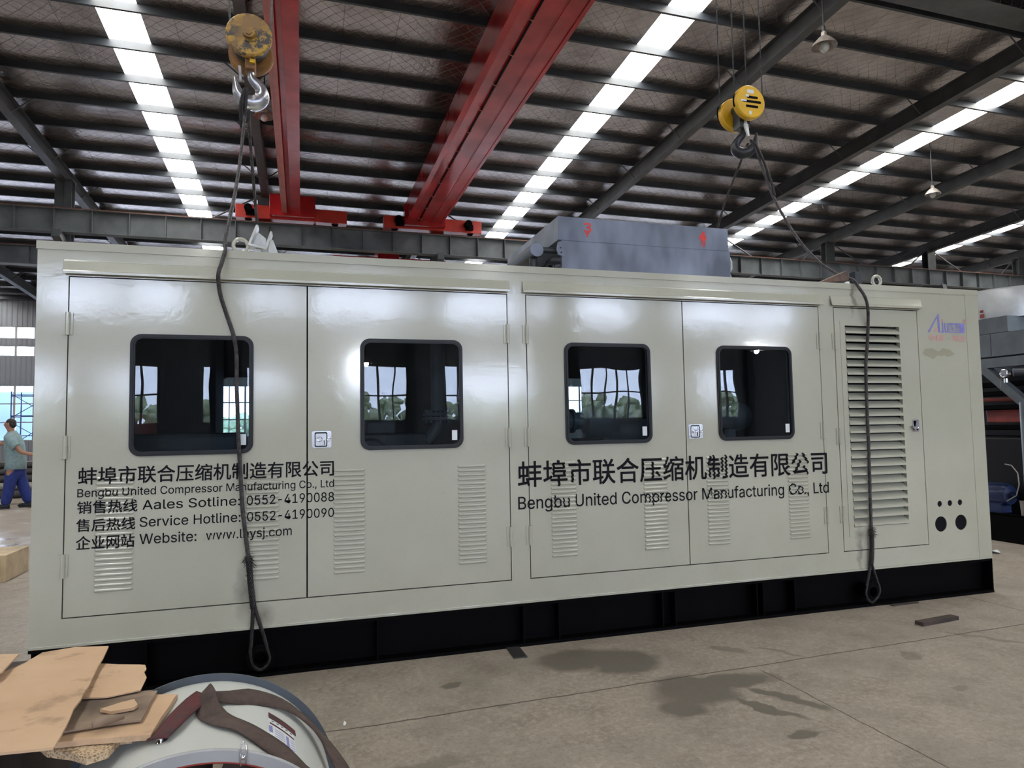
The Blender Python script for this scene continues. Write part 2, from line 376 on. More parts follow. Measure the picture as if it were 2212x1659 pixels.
def thing(name, label, cat, loc, group=None):
    o = bpy.data.objects.new(name, None); o.empty_display_size = .1; COL.objects.link(o); o.location = loc; WL[o.name] = Vector(loc)
    return tag(o, label, cat, group)
def struct(name, mb, mats, parent=None, smooth=False):
    o = obj(name, mb, mats, parent, smooth)
    if parent is None: o['kind'] = 'structure'
    return o
try: SANS = bpy.data.fonts.load(os.path.join(bpy.utils.system_resource('DATAFILES', path='fonts'), 'Inter.woff2'))      # Blender's own interface face
except Exception: SANS = None
def text_bm(s, bold=0.):
    c = bpy.data.curves.new('lettering', 'FONT'); c.body = s; c.resolution_u = 4
    if SANS is not None and len(s) > 1 and all(ord(ch) < 256 for ch in s): c.font = SANS
    o = bpy.data.objects.new('lettering', c); COL.objects.link(o)
    bpy.context.view_layer.update()
    me = bpy.data.meshes.new_from_object(o.evaluated_get(bpy.context.evaluated_depsgraph_get()))
    bm = bmesh.new(); bm.from_mesh(me)
    bpy.data.objects.remove(o); bpy.data.curves.remove(c); bpy.data.meshes.remove(me)
    if bold:
        src = bm.verts[:] + bm.edges[:] + bm.faces[:]
        for q_, (dx, dy) in enumerate(((1, 1), (-1, 1), (1, -1), (-1, -1))):
            dup_ = bmesh.ops.duplicate(bm, geom=src)['geom']; bmesh.ops.translate(bm, vec=(dx * bold, dy * bold, .00022 * (q_ + 1)), verts=[g_ for g_ in dup_ if isinstance(g_, bmesh.types.BMVert)])
    return bm
def text_into(mb, s, x0, x1, z0, z1, f3, cuts=None, bold=0.0):
    """lettering fitted to the box x0..x1, z0..z1; f3(x, z) gives the point on the surface"""
    bm = text_bm(s, bold); xs = [v.co.x for v in bm.verts]; ys = [v.co.y for v in bm.verts]
    a, b, c, d = min(xs), max(xs), min(ys), max(ys)
    for v in bm.verts: v.co = Vector((x0 + (v.co.x - a) / (b - a) * (x1 - x0), -v.co.z, z0 + (v.co.y - c) / (d - c) * (z1 - z0)))
    if cuts:
        for z in cuts[0]: bmesh.ops.bisect_plane(bm, geom=bm.verts[:] + bm.edges[:] + bm.faces[:], plane_co=(0, 0, z), plane_no=(0, 0, 1))
        for x in cuts[1]: bmesh.ops.bisect_plane(bm, geom=bm.verts[:] + bm.edges[:] + bm.faces[:], plane_co=(x, 0, 0), plane_no=(1, 0, 0))
    bm.verts.index_update()
    nv = [mb.bm.verts.new(f3(v.co.x, v.co.z) + Vector((0, v.co.y, 0))) for v in bm.verts]
    for f in bm.faces: mb.face([nv[v.index] for v in f.verts])
    bm.free()
def catmull(pts, step):
    P = [Vector(p) for p in pts]; P = [P[0] * 2 - P[1]] + P + [P[-1] * 2 - P[-2]]; out = []
    for i in range(1, len(P) - 2):
        a, b, c, d = P[i - 1:i + 3]; n = max(2, int((c - b).length / step))
        for k in range(n):
            t_ = k / n; out.append(.5 * ((2 * b) + (c - a) * t_ + (2 * a - 5 * b + 4 * c - d) * t_ ** 2 + (3 * b - a - 3 * c + d) * t_ ** 3))
    out.append(P[-2]); return out
def rope(mb, pts, R, pitch=.11, step=.014, strands=6, n=5):
    c = catmull(pts, step); nrm = None; fr = []; s_ = 0
    for i, p in enumerate(c):
        d = (c[min(i + 1, len(c) - 1)] - c[max(i - 1, 0)]).normalized()
        if nrm is None: nrm = d.orthogonal().normalized()
        nrm = (nrm - d * nrm.dot(d)).normalized(); s_ += (p - c[i - 1]).length if i else 0
        fr.append((p, nrm.copy(), d.cross(nrm), s_))
    for k in range(strands):
        mb.tube([p + (a * math.cos(2 * PI * (k / strands + s / pitch)) + b * math.sin(2 * PI * (k / strands + s / pitch))) * R * .66 for p, a, b, s in fr], R * .37, n)

# ================================================================== THE HALL
SH = .02                                  # the hall lies very slightly askew to the enclosure
RIDGE_Y, RIDGE_Z, SLOPE = 6.3, 11.10, .0548
XW0, XW1 = -20.0, 62.0
YF, YR = 41.0, -28.0
def B(x, y, z): return Vector((x, y + SH * x, z))
def roof_z(y): return RIDGE_Z - SLOPE * abs(y - RIDGE_Y)
FR = [.3 + 6.1 * k for k in range(-3, 11)]
SKYX = [-15., -2.33, 9.88, 21.15, 33.2, 45.4, 57.6]; SKW = .44

mb = MB(); mb.box(-160, 220, -190, 200, -.3, -.06); g = struct('ground', mb, 'ground')
mb = MB(); mb.hexa([B(XW0, YR, -.05), B(XW1, YR, -.05), B(XW1, YF, -.05), B(XW0, YF, -.05), B(XW0, YR, 0), B(XW1, YR, 0), B(XW1, YF, 0), B(XW0, YF, 0)]); struct('floor', mb, 'floor')
# roof sheets between the rooflights, one mesh for the insulated ceiling
mb = MB()
edges = [XW0] + sum([[x - SKW, x + SKW] for x in SKYX], []) + [XW1]
for i in range(0, len(edges), 2):
    for (ya, yb) in ((YR, RIDGE_Y), (RIDGE_Y, YF)):
        x0, x1 = edges[i], edges[i + 1]; za, zb = roof_z(ya), roof_z(yb)
        mb.hexa([B(x0, ya, za), B(x1, ya, za), B(x1, yb, zb), B(x0, yb, zb), B(x0, ya, za + .06), B(x1, ya, za + .06), B(x1, yb, zb + .06), B(x0, yb, zb + .06)])
struct('ceiling', mb, 'ceiling')
for x in SKYX:
    mb = MB()
    for (ya, yb) in ((YR + .6, RIDGE_Y - .25), (RIDGE_Y + .25, YF - .6)):
        x0, x1 = x - SKW, x + SKW; za, zb = roof_z(ya) + .01, roof_z(yb) + .01
        mb.hexa([B(x0, ya, za), B(x1, ya, za), B(x1, yb, zb), B(x0, yb, zb), B(x0, ya, za + .02), B(x1, ya, za + .02), B(x1, yb, zb + .02), B(x0, yb, zb + .02)])
    struct('window_skylight', mb, 'skylight')
    mb = MB()
    for (ya, yb) in ((YR, YR + .6), (RIDGE_Y - .25, RIDGE_Y), (RIDGE_Y, RIDGE_Y + .25), (YF - .6, YF)):
        za, zb = roof_z(ya), roof_z(yb)
        mb.hexa([B(x0, ya, za), B(x1, ya, za), B(x1, yb, zb), B(x0, yb, zb), B(x0, ya, za + .06), B(x1, ya, za + .06), B(x1, yb, zb + .06), B(x0, yb, zb + .06)])
    struct('ceiling_sheet', mb, 'ceiling')
# purlins: Z sections that run the length of the hall
PUR = [12.845 + 1.5 * k for k in range(-4, 19)]
for y in PUR + [2 * RIDGE_Y - y for y in PUR]:
    s = 1 if y > RIDGE_Y else -1; z = roof_z(y); h = .185
    mb = MB()
    for prof in ([(-.003, -h), (.003, -h), (.003, 0), (-.003, 0)], [(.0, -h), (-.07 * s, -h), (-.07 * s, -h + .005), (0, -h + .005)], [(-.07 * s, -h), (-.07 * s, -h + .022), (-.066 * s, -h + .022), (-.066 * s, -h)]):
        mb.beam(B(XW0, y, z), B(XW1, y, z), [prof])
    struct('trim_purlin', mb, 'purlin')
mb = MB(); mb.hexa([B(XW0, RIDGE_Y - .34, RIDGE_Z - .26), B(XW1, RIDGE_Y - .34, RIDGE_Z - .26), B(XW1, RIDGE_Y + .34, RIDGE_Z - .26), B(XW0, RIDGE_Y + .34, RIDGE_Z - .26), B(XW0, RIDGE_Y - .34, RIDGE_Z - .25), B(XW1, RIDGE_Y - .34, RIDGE_Z - .25), B(XW1, RIDGE_Y + .34, RIDGE_Z - .25), B(XW0, RIDGE_Y + .34, RIDGE_Z - .25)]); struct('trim_ridge', mb, 'steel')
# frames: rafter, columns
IP = lambda w, h, tf=.014, tw=.01: [[(-w / 2, -h), (w / 2, -h), (w / 2, -h + tf), (-w / 2, -h + tf)], [(-w / 2, -tf), (w / 2, -tf), (w / 2, 0), (-w / 2, 0)], [(-tw / 2, -h), (tw / 2, -h), (tw / 2, 0), (-tw / 2, 0)]]
YC = 20.45; YCR = 2 * RIDGE_Y - YC
for x in FR:
    mb = MB()
    for ya, yb in ((YR + .2, RIDGE_Y), (RIDGE_Y, YF - .2)): mb.beam(B(x, ya, roof_z(ya) - .21), B(x, yb, roof_z(yb) - .21), IP(.24, .46))
    for i, y in enumerate(PUR):                                    # fly braces, rafter bottom flange to purlin
        if i % 2 == 0:
            for sgn in (-1, 1): mb.cyl(B(x + sgn * .08, y + .02, roof_z(y) - .60), B(x + sgn * .62, y + .02, roof_z(y) - .15), .018, 6)
    struct('trim_rafter', mb, 'steel_dark')
    for y in (YC, YCR):
        mb = MB(); zt = roof_z(y) - .6
        mb.beam(B(x, y, 0), B(x, y, zt), [[(-.24, -.17), (.24, -.17), (.24, -.155), (-.24, -.155)], [(-.24, .155), (.24, .155), (.24, .17), (-.24, .17)], [(-.008, -.17), (.008, -.17), (.008, .17), (-.008, .17)]], (0, 1, 0))
        mb.box(x - .27, x + .27, y + SH * x - .2, y + SH * x + .2, zt - .02, zt + .02)
        s = 1 if y == YC else -1
        mb.beam(B(x, y - s * .16, 7.78), B(x, y - s * .75, 7.95), [[(-.12, -.25), (.12, -.25), (.12, 0), (-.12, 0)]])
        if x > -1:
            for sgn in (-1, 1): mb.cyl(B(x + sgn * .2, y, 9.75), B(x + sgn * 1.7, y - s * .3, 8.75), .03, 6)
        struct('column', mb, 'steel')
    for y in (YF - .35, YR + .35):
        mb = MB(); mb.beam(B(x, y, 0), B(x, y, roof_z(y) - .2), [[(-.2, -.15), (.2, -.15), (.2, -.14), (-.2, -.14)], [(-.2, .14), (.2, .14), (.2, .15), (-.2, .15)], [(-.006, -.15), (.006, -.15), (.006, .15), (-.006, .15)]], (0, 1, 0))
        struct('column', mb, 'steel')
# crane runways: plate girder with web stiffeners and a rail
def runway(y, zt, h, side):
    mb = MB(); mb.beam(B(XW0 + 1, y, zt), B(XW1 - 1, y, zt), IP(.34, h, .02, .012))
    x = XW0 + 1.35
    while x < XW1 - 1:
        mb.hexa([B(x, y - .15, zt - h), B(x + .02, y - .15, zt - h), B(x + .02, y + .15, zt - h), B(x, y + .15, zt - h), B(x, y - .15, zt - .02), B(x + .02, y - .15, zt - .02), B(x + .02, y + .15, zt - .02), B(x, y + .15, zt - .02)]); x += 1.06
    mb.mi = 1; mb.beam(B(XW0 + 1, y, zt + .06), B(XW1 - 1, y, zt + .06), [[(-.04, -.06), (.04, -.06), (.04, 0), (-.04, 0)], [(-.175, -.064), (.175, -.064), (.175, -.052), (-.175, -.052)]])
    return struct('trim_runway_beam', mb, ['runway', 'rail'])
runway(20.0, 8.66, .75, 1); runway(21.25, 7.72, .62, 1); runway(2 * RIDGE_Y - 20.0, 8.66, .75, -1)
# walls
def wall(name, y, holes, depth):
    mb = MB(); mb.plate(rect(XW0, XW1, 0, roof_z(y) + .05), [rect(*h) for h in holes], lambda u, v: B(u, y, v), (0, depth, 0)); struct(name, mb, 'wall')
WIN = [0]
def window(y, x0, x1, z0, z1, nx, nz, face, port=True):
    WIN[0] += 1; mb = MB(); w = .035
    def bar(a0, a1, c0, c1): mb.hexa([B(a0, y - .04, c0), B(a1, y - .04, c0), B(a1, y + .04, c0), B(a0, y + .04, c0), B(a0, y - .04, c1), B(a1, y - .04, c1), B(a1, y + .04, c1), B(a0, y + .04, c1)])
    bar(x0, x1, z0, z0 + w * 1.6); bar(x0, x1, z1 - w * 1.6, z1); bar(x0, x0 + w * 1.6, z0, z1); bar(x1 - w * 1.6, x1, z0, z1)
    for i in range(1, nx): xx = x0 + (x1 - x0) * i / nx; ww = w * (1.6 if i % 2 == 0 else .8); bar(xx - ww, xx + ww, z0, z1)
    for i in range(1, nz): zz = z0 + (z1 - z0) * i / nz; bar(x0, x1, zz - w, zz + w)
    o = struct('window_%d' % WIN[0], mb, 'window_frame')
    mb = MB(); mb.hexa([B(x0, y - .004, z0), B(x1, y - .004, z0), B(x1, y + .004, z0), B(x0, y + .004, z0), B(x0, y - .004, z1), B(x1, y - .004, z1), B(x1, y + .004, z1), B(x0, y + .004, z1)])
    obj('pane', mb, 'pane', o)
    if port: portal(x0, x1, z0, z1, y + SH * (x0 + x1) / 2 - face * .1 * 0 , face)
holes = []; spec = []
for k in range(len(FR) - 1):
    a, b = FR[k] + .28, FR[k + 1] - .28
    for z0, z1, nz in ((1.2, 4.36, 3), (6.0, 6.62, 1), (7.0, 7.72, 1)): holes.append((a, b, z0, z1)); spec.append((a, b, z0, z1, 6, nz))
wall('wall_far', YF, holes, .12)
for s_ in spec: window(YF + .06, *s_, -1)
low = [(-19, -13), (-12, -8.2), (-6.6, -4.3), (-2.65, -2.3), (-.85, .9), (3.5, 6.45), (8.1, 13.0), (14.3, 19.2), (22.2, 24.15), (29.5, 32), (33, 38), (39, 44), (45, 50)]
top = [(-19, -10), (-9, -3.4), (-.75, 1.2), (2.0, 7.0), (8.1, 11.8), (12.6, 18.2), (20.8, 28), (30, 37), (38, 46), (47, 55)]
holes = [(a, b, 1.85, 4.5) for a, b in low] + [(a, b, 6.7, 8.3) for a, b in top]
wall('wall_rear', YR, holes, -.12)
for a, b in low: window(YR - .06, a, b, 1.85, 4.5, max(1, round((b - a) / .72)), 2 if b - a > .5 else 1, 1)
for a, b in top: window(YR - .06, a, b, 6.7, 8.3, max(1, round((b - a) / 1.0)), 1, 1)
for nm, x in (('wall_left', XW0), ('wall_right', XW1)):
    mb = MB(); e = .1 if x > 0 else -.1
    pts = [(YR, 0), (YF, 0), (YF, roof_z(YF) + .05), (RIDGE_Y, RIDGE_Z + .05), (YR, roof_z(YR) + .05)]
    a = [mb.bm.verts.new(B(x, y, z)) for y, z in pts]; b = [mb.bm.verts.new(B(x + e, y, z)) for y, z in pts]
    mb.loop2(a, b); mb.face(a); mb.face(b[::-1]); struct(nm, mb, 'wall')
# outdoors, seen only through panes and in reflections
def hedge(name, x0, x1, y, h, label):
    t_ = bmesh.new(); bmesh.ops.create_icosphere(t_, subdivisions=2, radius=1.); tv = [v.co.copy() for v in t_.verts]; tf = [[v.index for v in f.verts] for f in t_.faces]; t_.free()
    vs_, fs_ = [], []; n = int((x1 - x0) / .4)
    for i in range(n):
        for j in range(5):
            c_ = Vector((x0 + (x1 - x0) * i / n + random.uniform(-.3, .3), y + random.uniform(-.6, .6), h * (j + .4) / 5 * random.uniform(.7, 1.12))); r_ = random.uniform(.28, .55); k = len(vs_)
            vs_ += [c_ + p * r_ + Vector((random.uniform(-.12, .12), random.uniform(-.12, .12), random.uniform(-.12, .12))) for p in tv]; fs_ += [[q + k for q in f] for f in tf]
    me = bpy.data.meshes.new(name); me.from_pydata(vs_, [], fs_); me.materials.append(MT['leaf'])
    o = bpy.data.objects.new(name, me); COL.objects.link(o); return tag(o, label, 'hedge', kind='stuff')
hedge('hedge', -22, 50, -39, 3.6, 'green leafy hedge outside the windows behind the camera')
hedge('hedge', -6, 60, 55, 2.6, 'green leafy hedge outside the windows of the far wall')
mb = MB(); mb.box(-60, -9, 60, 70, 0, 5.0); struct('exterior_wall', mb, 'white_render')

# ================================================================== THE COMPRESSOR ENCLOSURE
L, H, ZB, W = 7.485, 2.74, .316, 2.36
EN = thing('compressor_enclosure', 'long pale grey-green steel compressor enclosure on a black skid base', 'enclosure', (L / 2, W / 2, 0))
XZ = lambda yy: (lambda u, v: Vector((u, yy, v)))
T = .035
D = [(.171, 1.565), (1.567, 2.961), (3.106, 4.403), (4.405, 5.704), (5.863, 6.766)]; DZ0, DZ1 = .472, 2.527
g = .0035
# side wall of posts and rails around the doors
mb = MB()
hol = [(6.915, .639, .067), (7.145, .641, .067), (6.913, .815, .026), (7.029, .816, .026), (7.146, .817, .026)]
mb.plate(rect(0, L, ZB, H - .05), [rect(D[0][0] - g, D[1][1] + g, DZ0 - g, DZ1 + g), rect(D[2][0] - g, D[3][1] + g, DZ0 - g, DZ1 + g), rect(D[4][0] - g, D[4][1] + g, DZ0 - g, DZ1 + g)] + [circle(*h) for h in hol], XZ(0), (0, T, 0))
mb.box(7.335, 7.485, -.003, 0, ZB, H - .05)                       # corner post cover strip
obj('side_frame', mb, 'paint', EN)
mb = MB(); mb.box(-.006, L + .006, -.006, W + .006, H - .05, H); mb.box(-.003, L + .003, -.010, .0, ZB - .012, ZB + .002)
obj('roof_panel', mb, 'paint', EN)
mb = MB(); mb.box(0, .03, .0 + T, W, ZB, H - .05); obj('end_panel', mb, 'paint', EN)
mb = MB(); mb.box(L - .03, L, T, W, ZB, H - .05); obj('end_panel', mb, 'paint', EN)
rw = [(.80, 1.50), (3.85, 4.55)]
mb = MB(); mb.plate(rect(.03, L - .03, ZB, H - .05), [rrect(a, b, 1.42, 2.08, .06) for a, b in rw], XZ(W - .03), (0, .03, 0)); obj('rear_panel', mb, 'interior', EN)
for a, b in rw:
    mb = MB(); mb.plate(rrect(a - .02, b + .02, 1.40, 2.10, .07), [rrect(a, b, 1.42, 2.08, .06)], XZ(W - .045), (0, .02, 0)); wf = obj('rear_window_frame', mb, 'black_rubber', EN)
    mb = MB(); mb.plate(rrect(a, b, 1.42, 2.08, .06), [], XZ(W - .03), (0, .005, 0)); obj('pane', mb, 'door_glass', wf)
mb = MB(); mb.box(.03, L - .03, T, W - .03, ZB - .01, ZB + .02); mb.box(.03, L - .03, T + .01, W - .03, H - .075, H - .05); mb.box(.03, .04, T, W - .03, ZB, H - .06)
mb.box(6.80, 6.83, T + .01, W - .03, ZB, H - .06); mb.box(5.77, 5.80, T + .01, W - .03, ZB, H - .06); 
for hx, hz, hr in hol: mb.cyl((hx, .006, hz), (hx, .03, hz), hr * .995, 28)  # dark plugs just inside the round holes stand in for their shade
obj('lining_and_shade_plugs', mb, 'interior', EN)
# skid base
mb = MB(); mb.box(.02, L - .005, .09, .10, .02, ZB - .012); mb.box(.0, L, -.004, .17, 0, .022); mb.box(.0, L, 0, .17, ZB - .034, ZB - .013)
mb.box(.02, L - .02, W - .1, W - .09, .02, ZB - .012); mb.box(0, L, W - .17, W, 0, .022); mb.box(L - .012, L, .0, W, 0, ZB - .013); mb.box(0, .012, 0.05, W, 0, ZB - .013)
obj('skid_beam', mb, 'black', EN)
for x in (.62, 2.02, 3.05, 3.32, 4.16, 4.27, 5.0, 5.06, 5.36):
    mb = MB(); mb.box(x - .006, x + .006, .004, .095, .022, ZB - .034); obj('stiffener', mb, 'black', EN)
for x in (1.285, 6.10):                                            # lifting trunnions
    mb = MB(); mb.lathe([(.03, .0), (.055, .0), (.055, .11), (.085, .11), (.085, .13), (.055, .13), (.05, .135), (.04, .135), (.04, .04), (.002, .04)], (x, .09, .13), (0, -1, 0), 28); obj('lifting_trunnion', mb, 'black', EN, True, auto=40)
# louvre bulges: pressed pills
VENTS = [(.333, .546), (1.185, 1.393), (1.733, 1.942), (2.578, 2.784), (3.270, 3.474), (4.020, 4.228), (4.571, 4.772), (5.330, 5.532)]
VZ0, VP, VN, VH, VD = .608, .0305, 23, .0225, .0120
def bulge(x, z):
    for a, b in VENTS:
        if a < x < b:
            k = int((z - VZ0) // VP)
            if 0 <= k < VN:
                v = (z - VZ0 - k * VP) / VH
                if 0 < v < 1:
                    e = min(x - a, b - x) / (VH * .6)
                    return VD * math.sqrt(max(0, 1 - (2 * v - 1) ** 2)) * (min(1, e) ** .5)
    return 0.
def vent_mesh(a, b):
    mb = MB(); us = [0, .0022, .006, .0105, .0140]; xs = [a + u for u in us] + [b - u for u in us[::-1]]; m = 7
    for k in range(VN):
        z0 = VZ0 + k * VP; rows = []
        for x in xs:
            e = min(1., min(x - a, b - x) / (VH * .6)); w = math.sqrt(max(0, 1 - (1 - e) ** 2)) if e < 1 else 1.
            w = max(w, .02)
            rows.append([mb.bm.verts.new((x, -VD * math.sin(PI * j / (m - 1)) * w ** .8 + .0004, z0 + VH / 2 - VH / 2 * math.cos(PI * j / (m - 1)) * w)) for j in range(m)])
        for r0, r1 in zip(rows, rows[1:]): mb.loop2(r0, r1, False)
    return mb
WZ0, WZ1 = 1.420, 2.180
WINX = [(.512, 1.231), (1.911, 2.622), (3.397, 4.107), (4.698, 5.409)]
def latch_mesh(x, z, style):
    mb = MB(); mb.mi = 0
    if style == 0:
        mb.plate(rrect(x - .058, x + .068, z - .056, z + .056, .012), [rrect(x - .040, x + .042, z - .048, z + .048, .010)], XZ(-.004), (0, .004, 0))
        mb.plate(rrect(x - .034, x + .036, z - .042, z + .040, .006), [], XZ(-.003), (0, .003, 0))
        mb.torus((x + .052, -.005, z), .010, .0035, (0, 1, 0), 18, 6); mb.cyl((x + .052, -.002, z), (x + .052, -.007, z), .007, 14)
        for dx in (-.050, .054):
            for dz in (-.036, .036): mb.cyl((x + dx, -.002, z + dz), (x + dx, -.008, z + dz), .0045, 10)
        mb.torus((x - .006, -.008, z + .002), .015, .003, (0, 1, 0), 20, 6); mb.box(x + .022, x + .028, -.012, -.004, z - .004, z + .036); mb.box(x + .006, x + .028, -.010, -.005, z - .006, z)
        mb.mi = 1; mb.plate(rrect(x - .041, x + .043, z - .049, z + .049, .010), [rrect(x - .034, x + .036, z - .042, z + .040, .006)], XZ(-.0015), (0, .001, 0))
        mb.box(x + .020, x + .024, -.006, -.0035, z - .036, z - .006)
    else:
        mb.plate(rrect(x - .030, x + .038, z - .048, z + .055, .008), [rrect(x - .022, x + .028, z - .038, z + .045, .006)], XZ(-.006), (0, .006, 0))
        mb.hexa([(x - .015, -.02, z - .02), (x + .012, -.02, z - .02), (x + .012, -.008, z - .02), (x - .015, -.008, z - .02), (x - .004, -.016, z + .042), (x + .018, -.016, z + .042), (x + .018, -.008, z + .042), (x - .004, -.008, z + .042)])
        mb.hexa([(x - .060, -.03, z - .005), (x - .02, -.03, z - .04), (x - .015, -.008, z - .04), (x - .035, -.008, z - .005), (x - .058, -.03, z + .004), (x - .018, -.03, z - .012), (x - .012, -.008, z - .012), (x - .030, -.008, z + .004)])
        mb.torus((x + .010, -.012, z - .012), .012, .003, (0, 1, 0), 18, 6); mb.mi = 1; mb.plate(rrect(x - .022, x + .028, z - .038, z + .045, .006), [], XZ(-.001), (0, .001, 0))
    return mb
def hinge(parent, x, z, sgn):
    mb = MB(); mb.cyl((x, -.012, z - .07), (x, -.012, z + .07), .0125, 14); mb.box(x - .030, x + .026, -.007, .001, z - .068, z + .068)
    mb.box(x - .014, x + .014, -.0255, -.0005, z - .0015, z + .0015); obj('hinge', mb, 'paint', parent, False)
for i, (a, b) in enumerate(D[:4]):
    mb = MB(); wx0, wx1 = WINX[i]
    mb.plate(rect(a + g, b - g, DZ0 + g, DZ1 - g), [rrect(wx0 + .02, wx1 - .02, WZ0 + .02, WZ1 - .02, .055)], XZ(-.0005), (0, T, 0))
    dr = obj('enclosure_door', mb, 'paint', EN)
    mb = MB(); mb.plate(rrect(wx0, wx1, WZ0, WZ1, .065, 8), [rrect(wx0 + .027, wx1 - .027, WZ0 + .027, WZ1 - .027, .045, 8)], XZ(-.014), (0, .02, 0))
    mb.plate(rrect(wx0 + .010, wx1 - .010, WZ0 + .010, WZ1 - .010, .058, 8), [rrect(wx0 + .019, wx1 - .019, WZ0 + .019, WZ1 - .019, .05, 8)], XZ(-.018), (0, .006, 0))
    fr = obj('window_frame', mb, 'black_rubber', dr)
    mb = MB(); mb.plate(rrect(wx0 + .021, wx1 - .021, WZ0 + .021, WZ1 - .021, .045, 8), [], XZ(-.002), (0, .005, 0)); obj('window_pane', mb, 'door_glass', dr)
    mb = MB(); sx = wx1 - .062; mb.box(sx - .019, sx + .019, -.0055, -.0025, WZ0 + .055, WZ0 + .125); obj('sticker', mb, 'sticker', dr)
    for hz in (2.235, 1.485, .78): hinge(dr, (a if i in (0, 2) else b), hz, 1)
    for va, vb in VENTS[2 * i:2 * i + 2]: obj('louvre_vent', vent_mesh(va, vb), 'paint', dr, True)
    if i in (1, 3): obj('latch', latch_mesh(1.653 if i == 1 else 4.484, 1.499, 0), ['chrome', 'black'], dr)
# louvred door
a, b = D[4]; lx0, lx1, lz0, lz1 = 5.972, 6.556, .667, 2.375
mb = MB(); mb.plate(rect(a + g, b - g, DZ0 + g, DZ1 - g), [rect(lx0, lx1, lz0, lz1)], XZ(-.0005), (0, T, 0)); dr = obj('louvred_door', mb, 'paint', EN)
mb = MB(); mb.plate(rect(5.921, 6.586, .588, 2.41), [rect(lx0, lx1, lz0, lz1)], XZ(-.0045), (0, .004, 0)); obj('louvre_surround', mb, 'paint', dr)
NB = 24; pz_ = (lz1 - lz0) / NB
for k in range(NB):
    z = lz0 + pz_ * k; mb = MB()
    pr = [(-.012, z + .004), (-.012, z + .022), (.048, z + .066), (.050, z + .064), (-.0095, z + .020), (-.0095, z + .004)]
    A = [mb.bm.verts.new((lx0, y, zz)) for y, zz in pr]; Bv = [mb.bm.verts.new((lx1, y, zz)) for y, zz in pr]
    mb.loop2(A, Bv); mb.face(A); mb.face(Bv[::-1]); obj('louvre_blade', mb, 'paint', dr)
mb = MB(); mb.box(lx0 - .04, lx1 + .04, .075, .085, lz0 - .04, lz1 + .04); mb.box(lx1, lx1 + .004, .03, .08, lz0, lz1); mb.box(lx0 - .004, lx0, .03, .08, lz0, lz1); obj('louvre_backing', mb, 'interior', dr)
for hz in (2.235, 1.43, .78): hinge(dr, a, hz, 1)
obj('latch', latch_mesh(6.684, 1.505, 1), ['chrome', 'black'], dr)
# rain hoods over the doors
def hood(x0, x1):
    mb = MB(); pr = [(0, 2.622), (-.014, 2.622), (-.027, 2.562), (-.034, 2.556), (-.034, 2.540), (-.030, 2.540), (-.022, 2.560), (0, 2.600)]
    A = [mb.bm.verts.new((x0, y, z)) for y, z in pr]; Bv = [mb.bm.verts.new((x1, y, z)) for y, z in pr]; mb.loop2(A, Bv); mb.face(A); mb.face(Bv[::-1])
    mb.tube([(x0, -.004, 2.625), (x1, -.004, 2.625)], .005, 6)
    obj('rain_hood', mb, 'paint', EN, bevel=.003)
hood(.142, 2.978); hood(3.080, 5.742); hood(5.828, 6.805)
for x in (1.143, 6.395):
    mb = MB(); mb.torus((x, .055, H + .050), .045, .0125, (0, 1, 0), 32, 10); mb.cyl((x, .055, H - .002), (x, .055, H + .012), .03, 16); obj('lifting_eye', mb, 'paint', EN, True, auto=40)
# lettering painted over the doors and louvre bulges
def surf(x, z): return Vector((x, -.0022 - bulge(x, z), z))
def letter_cuts(x0, x1, z0, z1):
    zs = []; z = VZ0
    while z < z1:
        for q in (0, .10, .3, .5, .7, .9, 1.): 
            if z0 < z + VH * q < z1: zs.append(z + VH * q)
        z += VP
    return zs, [x for a, b in VENTS for x in (a, a + .004, a + .014, b - .014, b - .004, b) if x0 < x < x1]
def line(mb, s, x0, x1, z0, z1): text_into(mb, s, x0, x1, z0, z1, surf, letter_cuts(x0, x1, z0, z1), .011 if ord(s[0]) > 256 else .004)
LINES = [('蚌埠市联合压缩机制造有限公司', .240, 1.737, 1.255, 1.362), ('Bengbu United Compressor Manufacturing Co., Ltd', .238, 1.737, 1.168, 1.234),
         ('销售热线', .238, .565, 1.082, 1.158), ('Aales Sotline:', .592, 1.155, 1.090, 1.150), ('0552-4190088', 1.195, 1.737, 1.088, 1.150),
         ('售后热线', .236, .555, .975, 1.052), ('Service Hotline:', .578, 1.158, .985, 1.048), ('0552-4190090', 1.197, 1.737, .985, 1.046),
         ('企业网站', .236, .552, .868, .950), ('Website:', .578, .900, .880, .945), ('www.lhysj.com', .955, 1.470, .866, .942),
         ('蚌埠市联合压缩机制造有限公司', 3.020, 5.727, 1.120, 1.312), ('Bengbu United Compressor Manufacturing Co., Ltd', 3.020, 5.732, .940, 1.060)]
for args in LINES:
    mb = MB(); line(mb, *args); obj('lettering', mb, 'letter', EN)
# logo in the upper right corner
mb = MB(); S2 = lambda x, z: Vector((x, -.0022, z))
def q2(mb, *p): mb.face([mb.bm.verts.new(S2(*q)) for q in p])
mb.mi = 0
q2(mb, (6.878, 2.338), (6.902, 2.338), (6.998, 2.474), (6.998, 2.492)); q2(mb, (6.999, 2.493), (6.999, 2.470), (7.003, 2.338), (7.026, 2.338), (7.020, 2.506), (7.010, 2.506))
q2(mb, (7.048, 2.432), (7.062, 2.432), (7.064, 2.350), (7.050, 2.350)); q2(mb, (7.034, 2.336), (7.064, 2.336), (7.064, 2.349), (7.034, 2.349))
q2(mb, (7.076, 2.425), (7.089, 2.425), (7.091, 2.345), (7.078, 2.338)); q2(mb, (7.106, 2.425), (7.118, 2.425), (7.120, 2.338), (7.108, 2.338)); q2(mb, (7.0915, 2.338), (7.1075, 2.338), (7.1075, 2.350), (7.0915, 2.350))
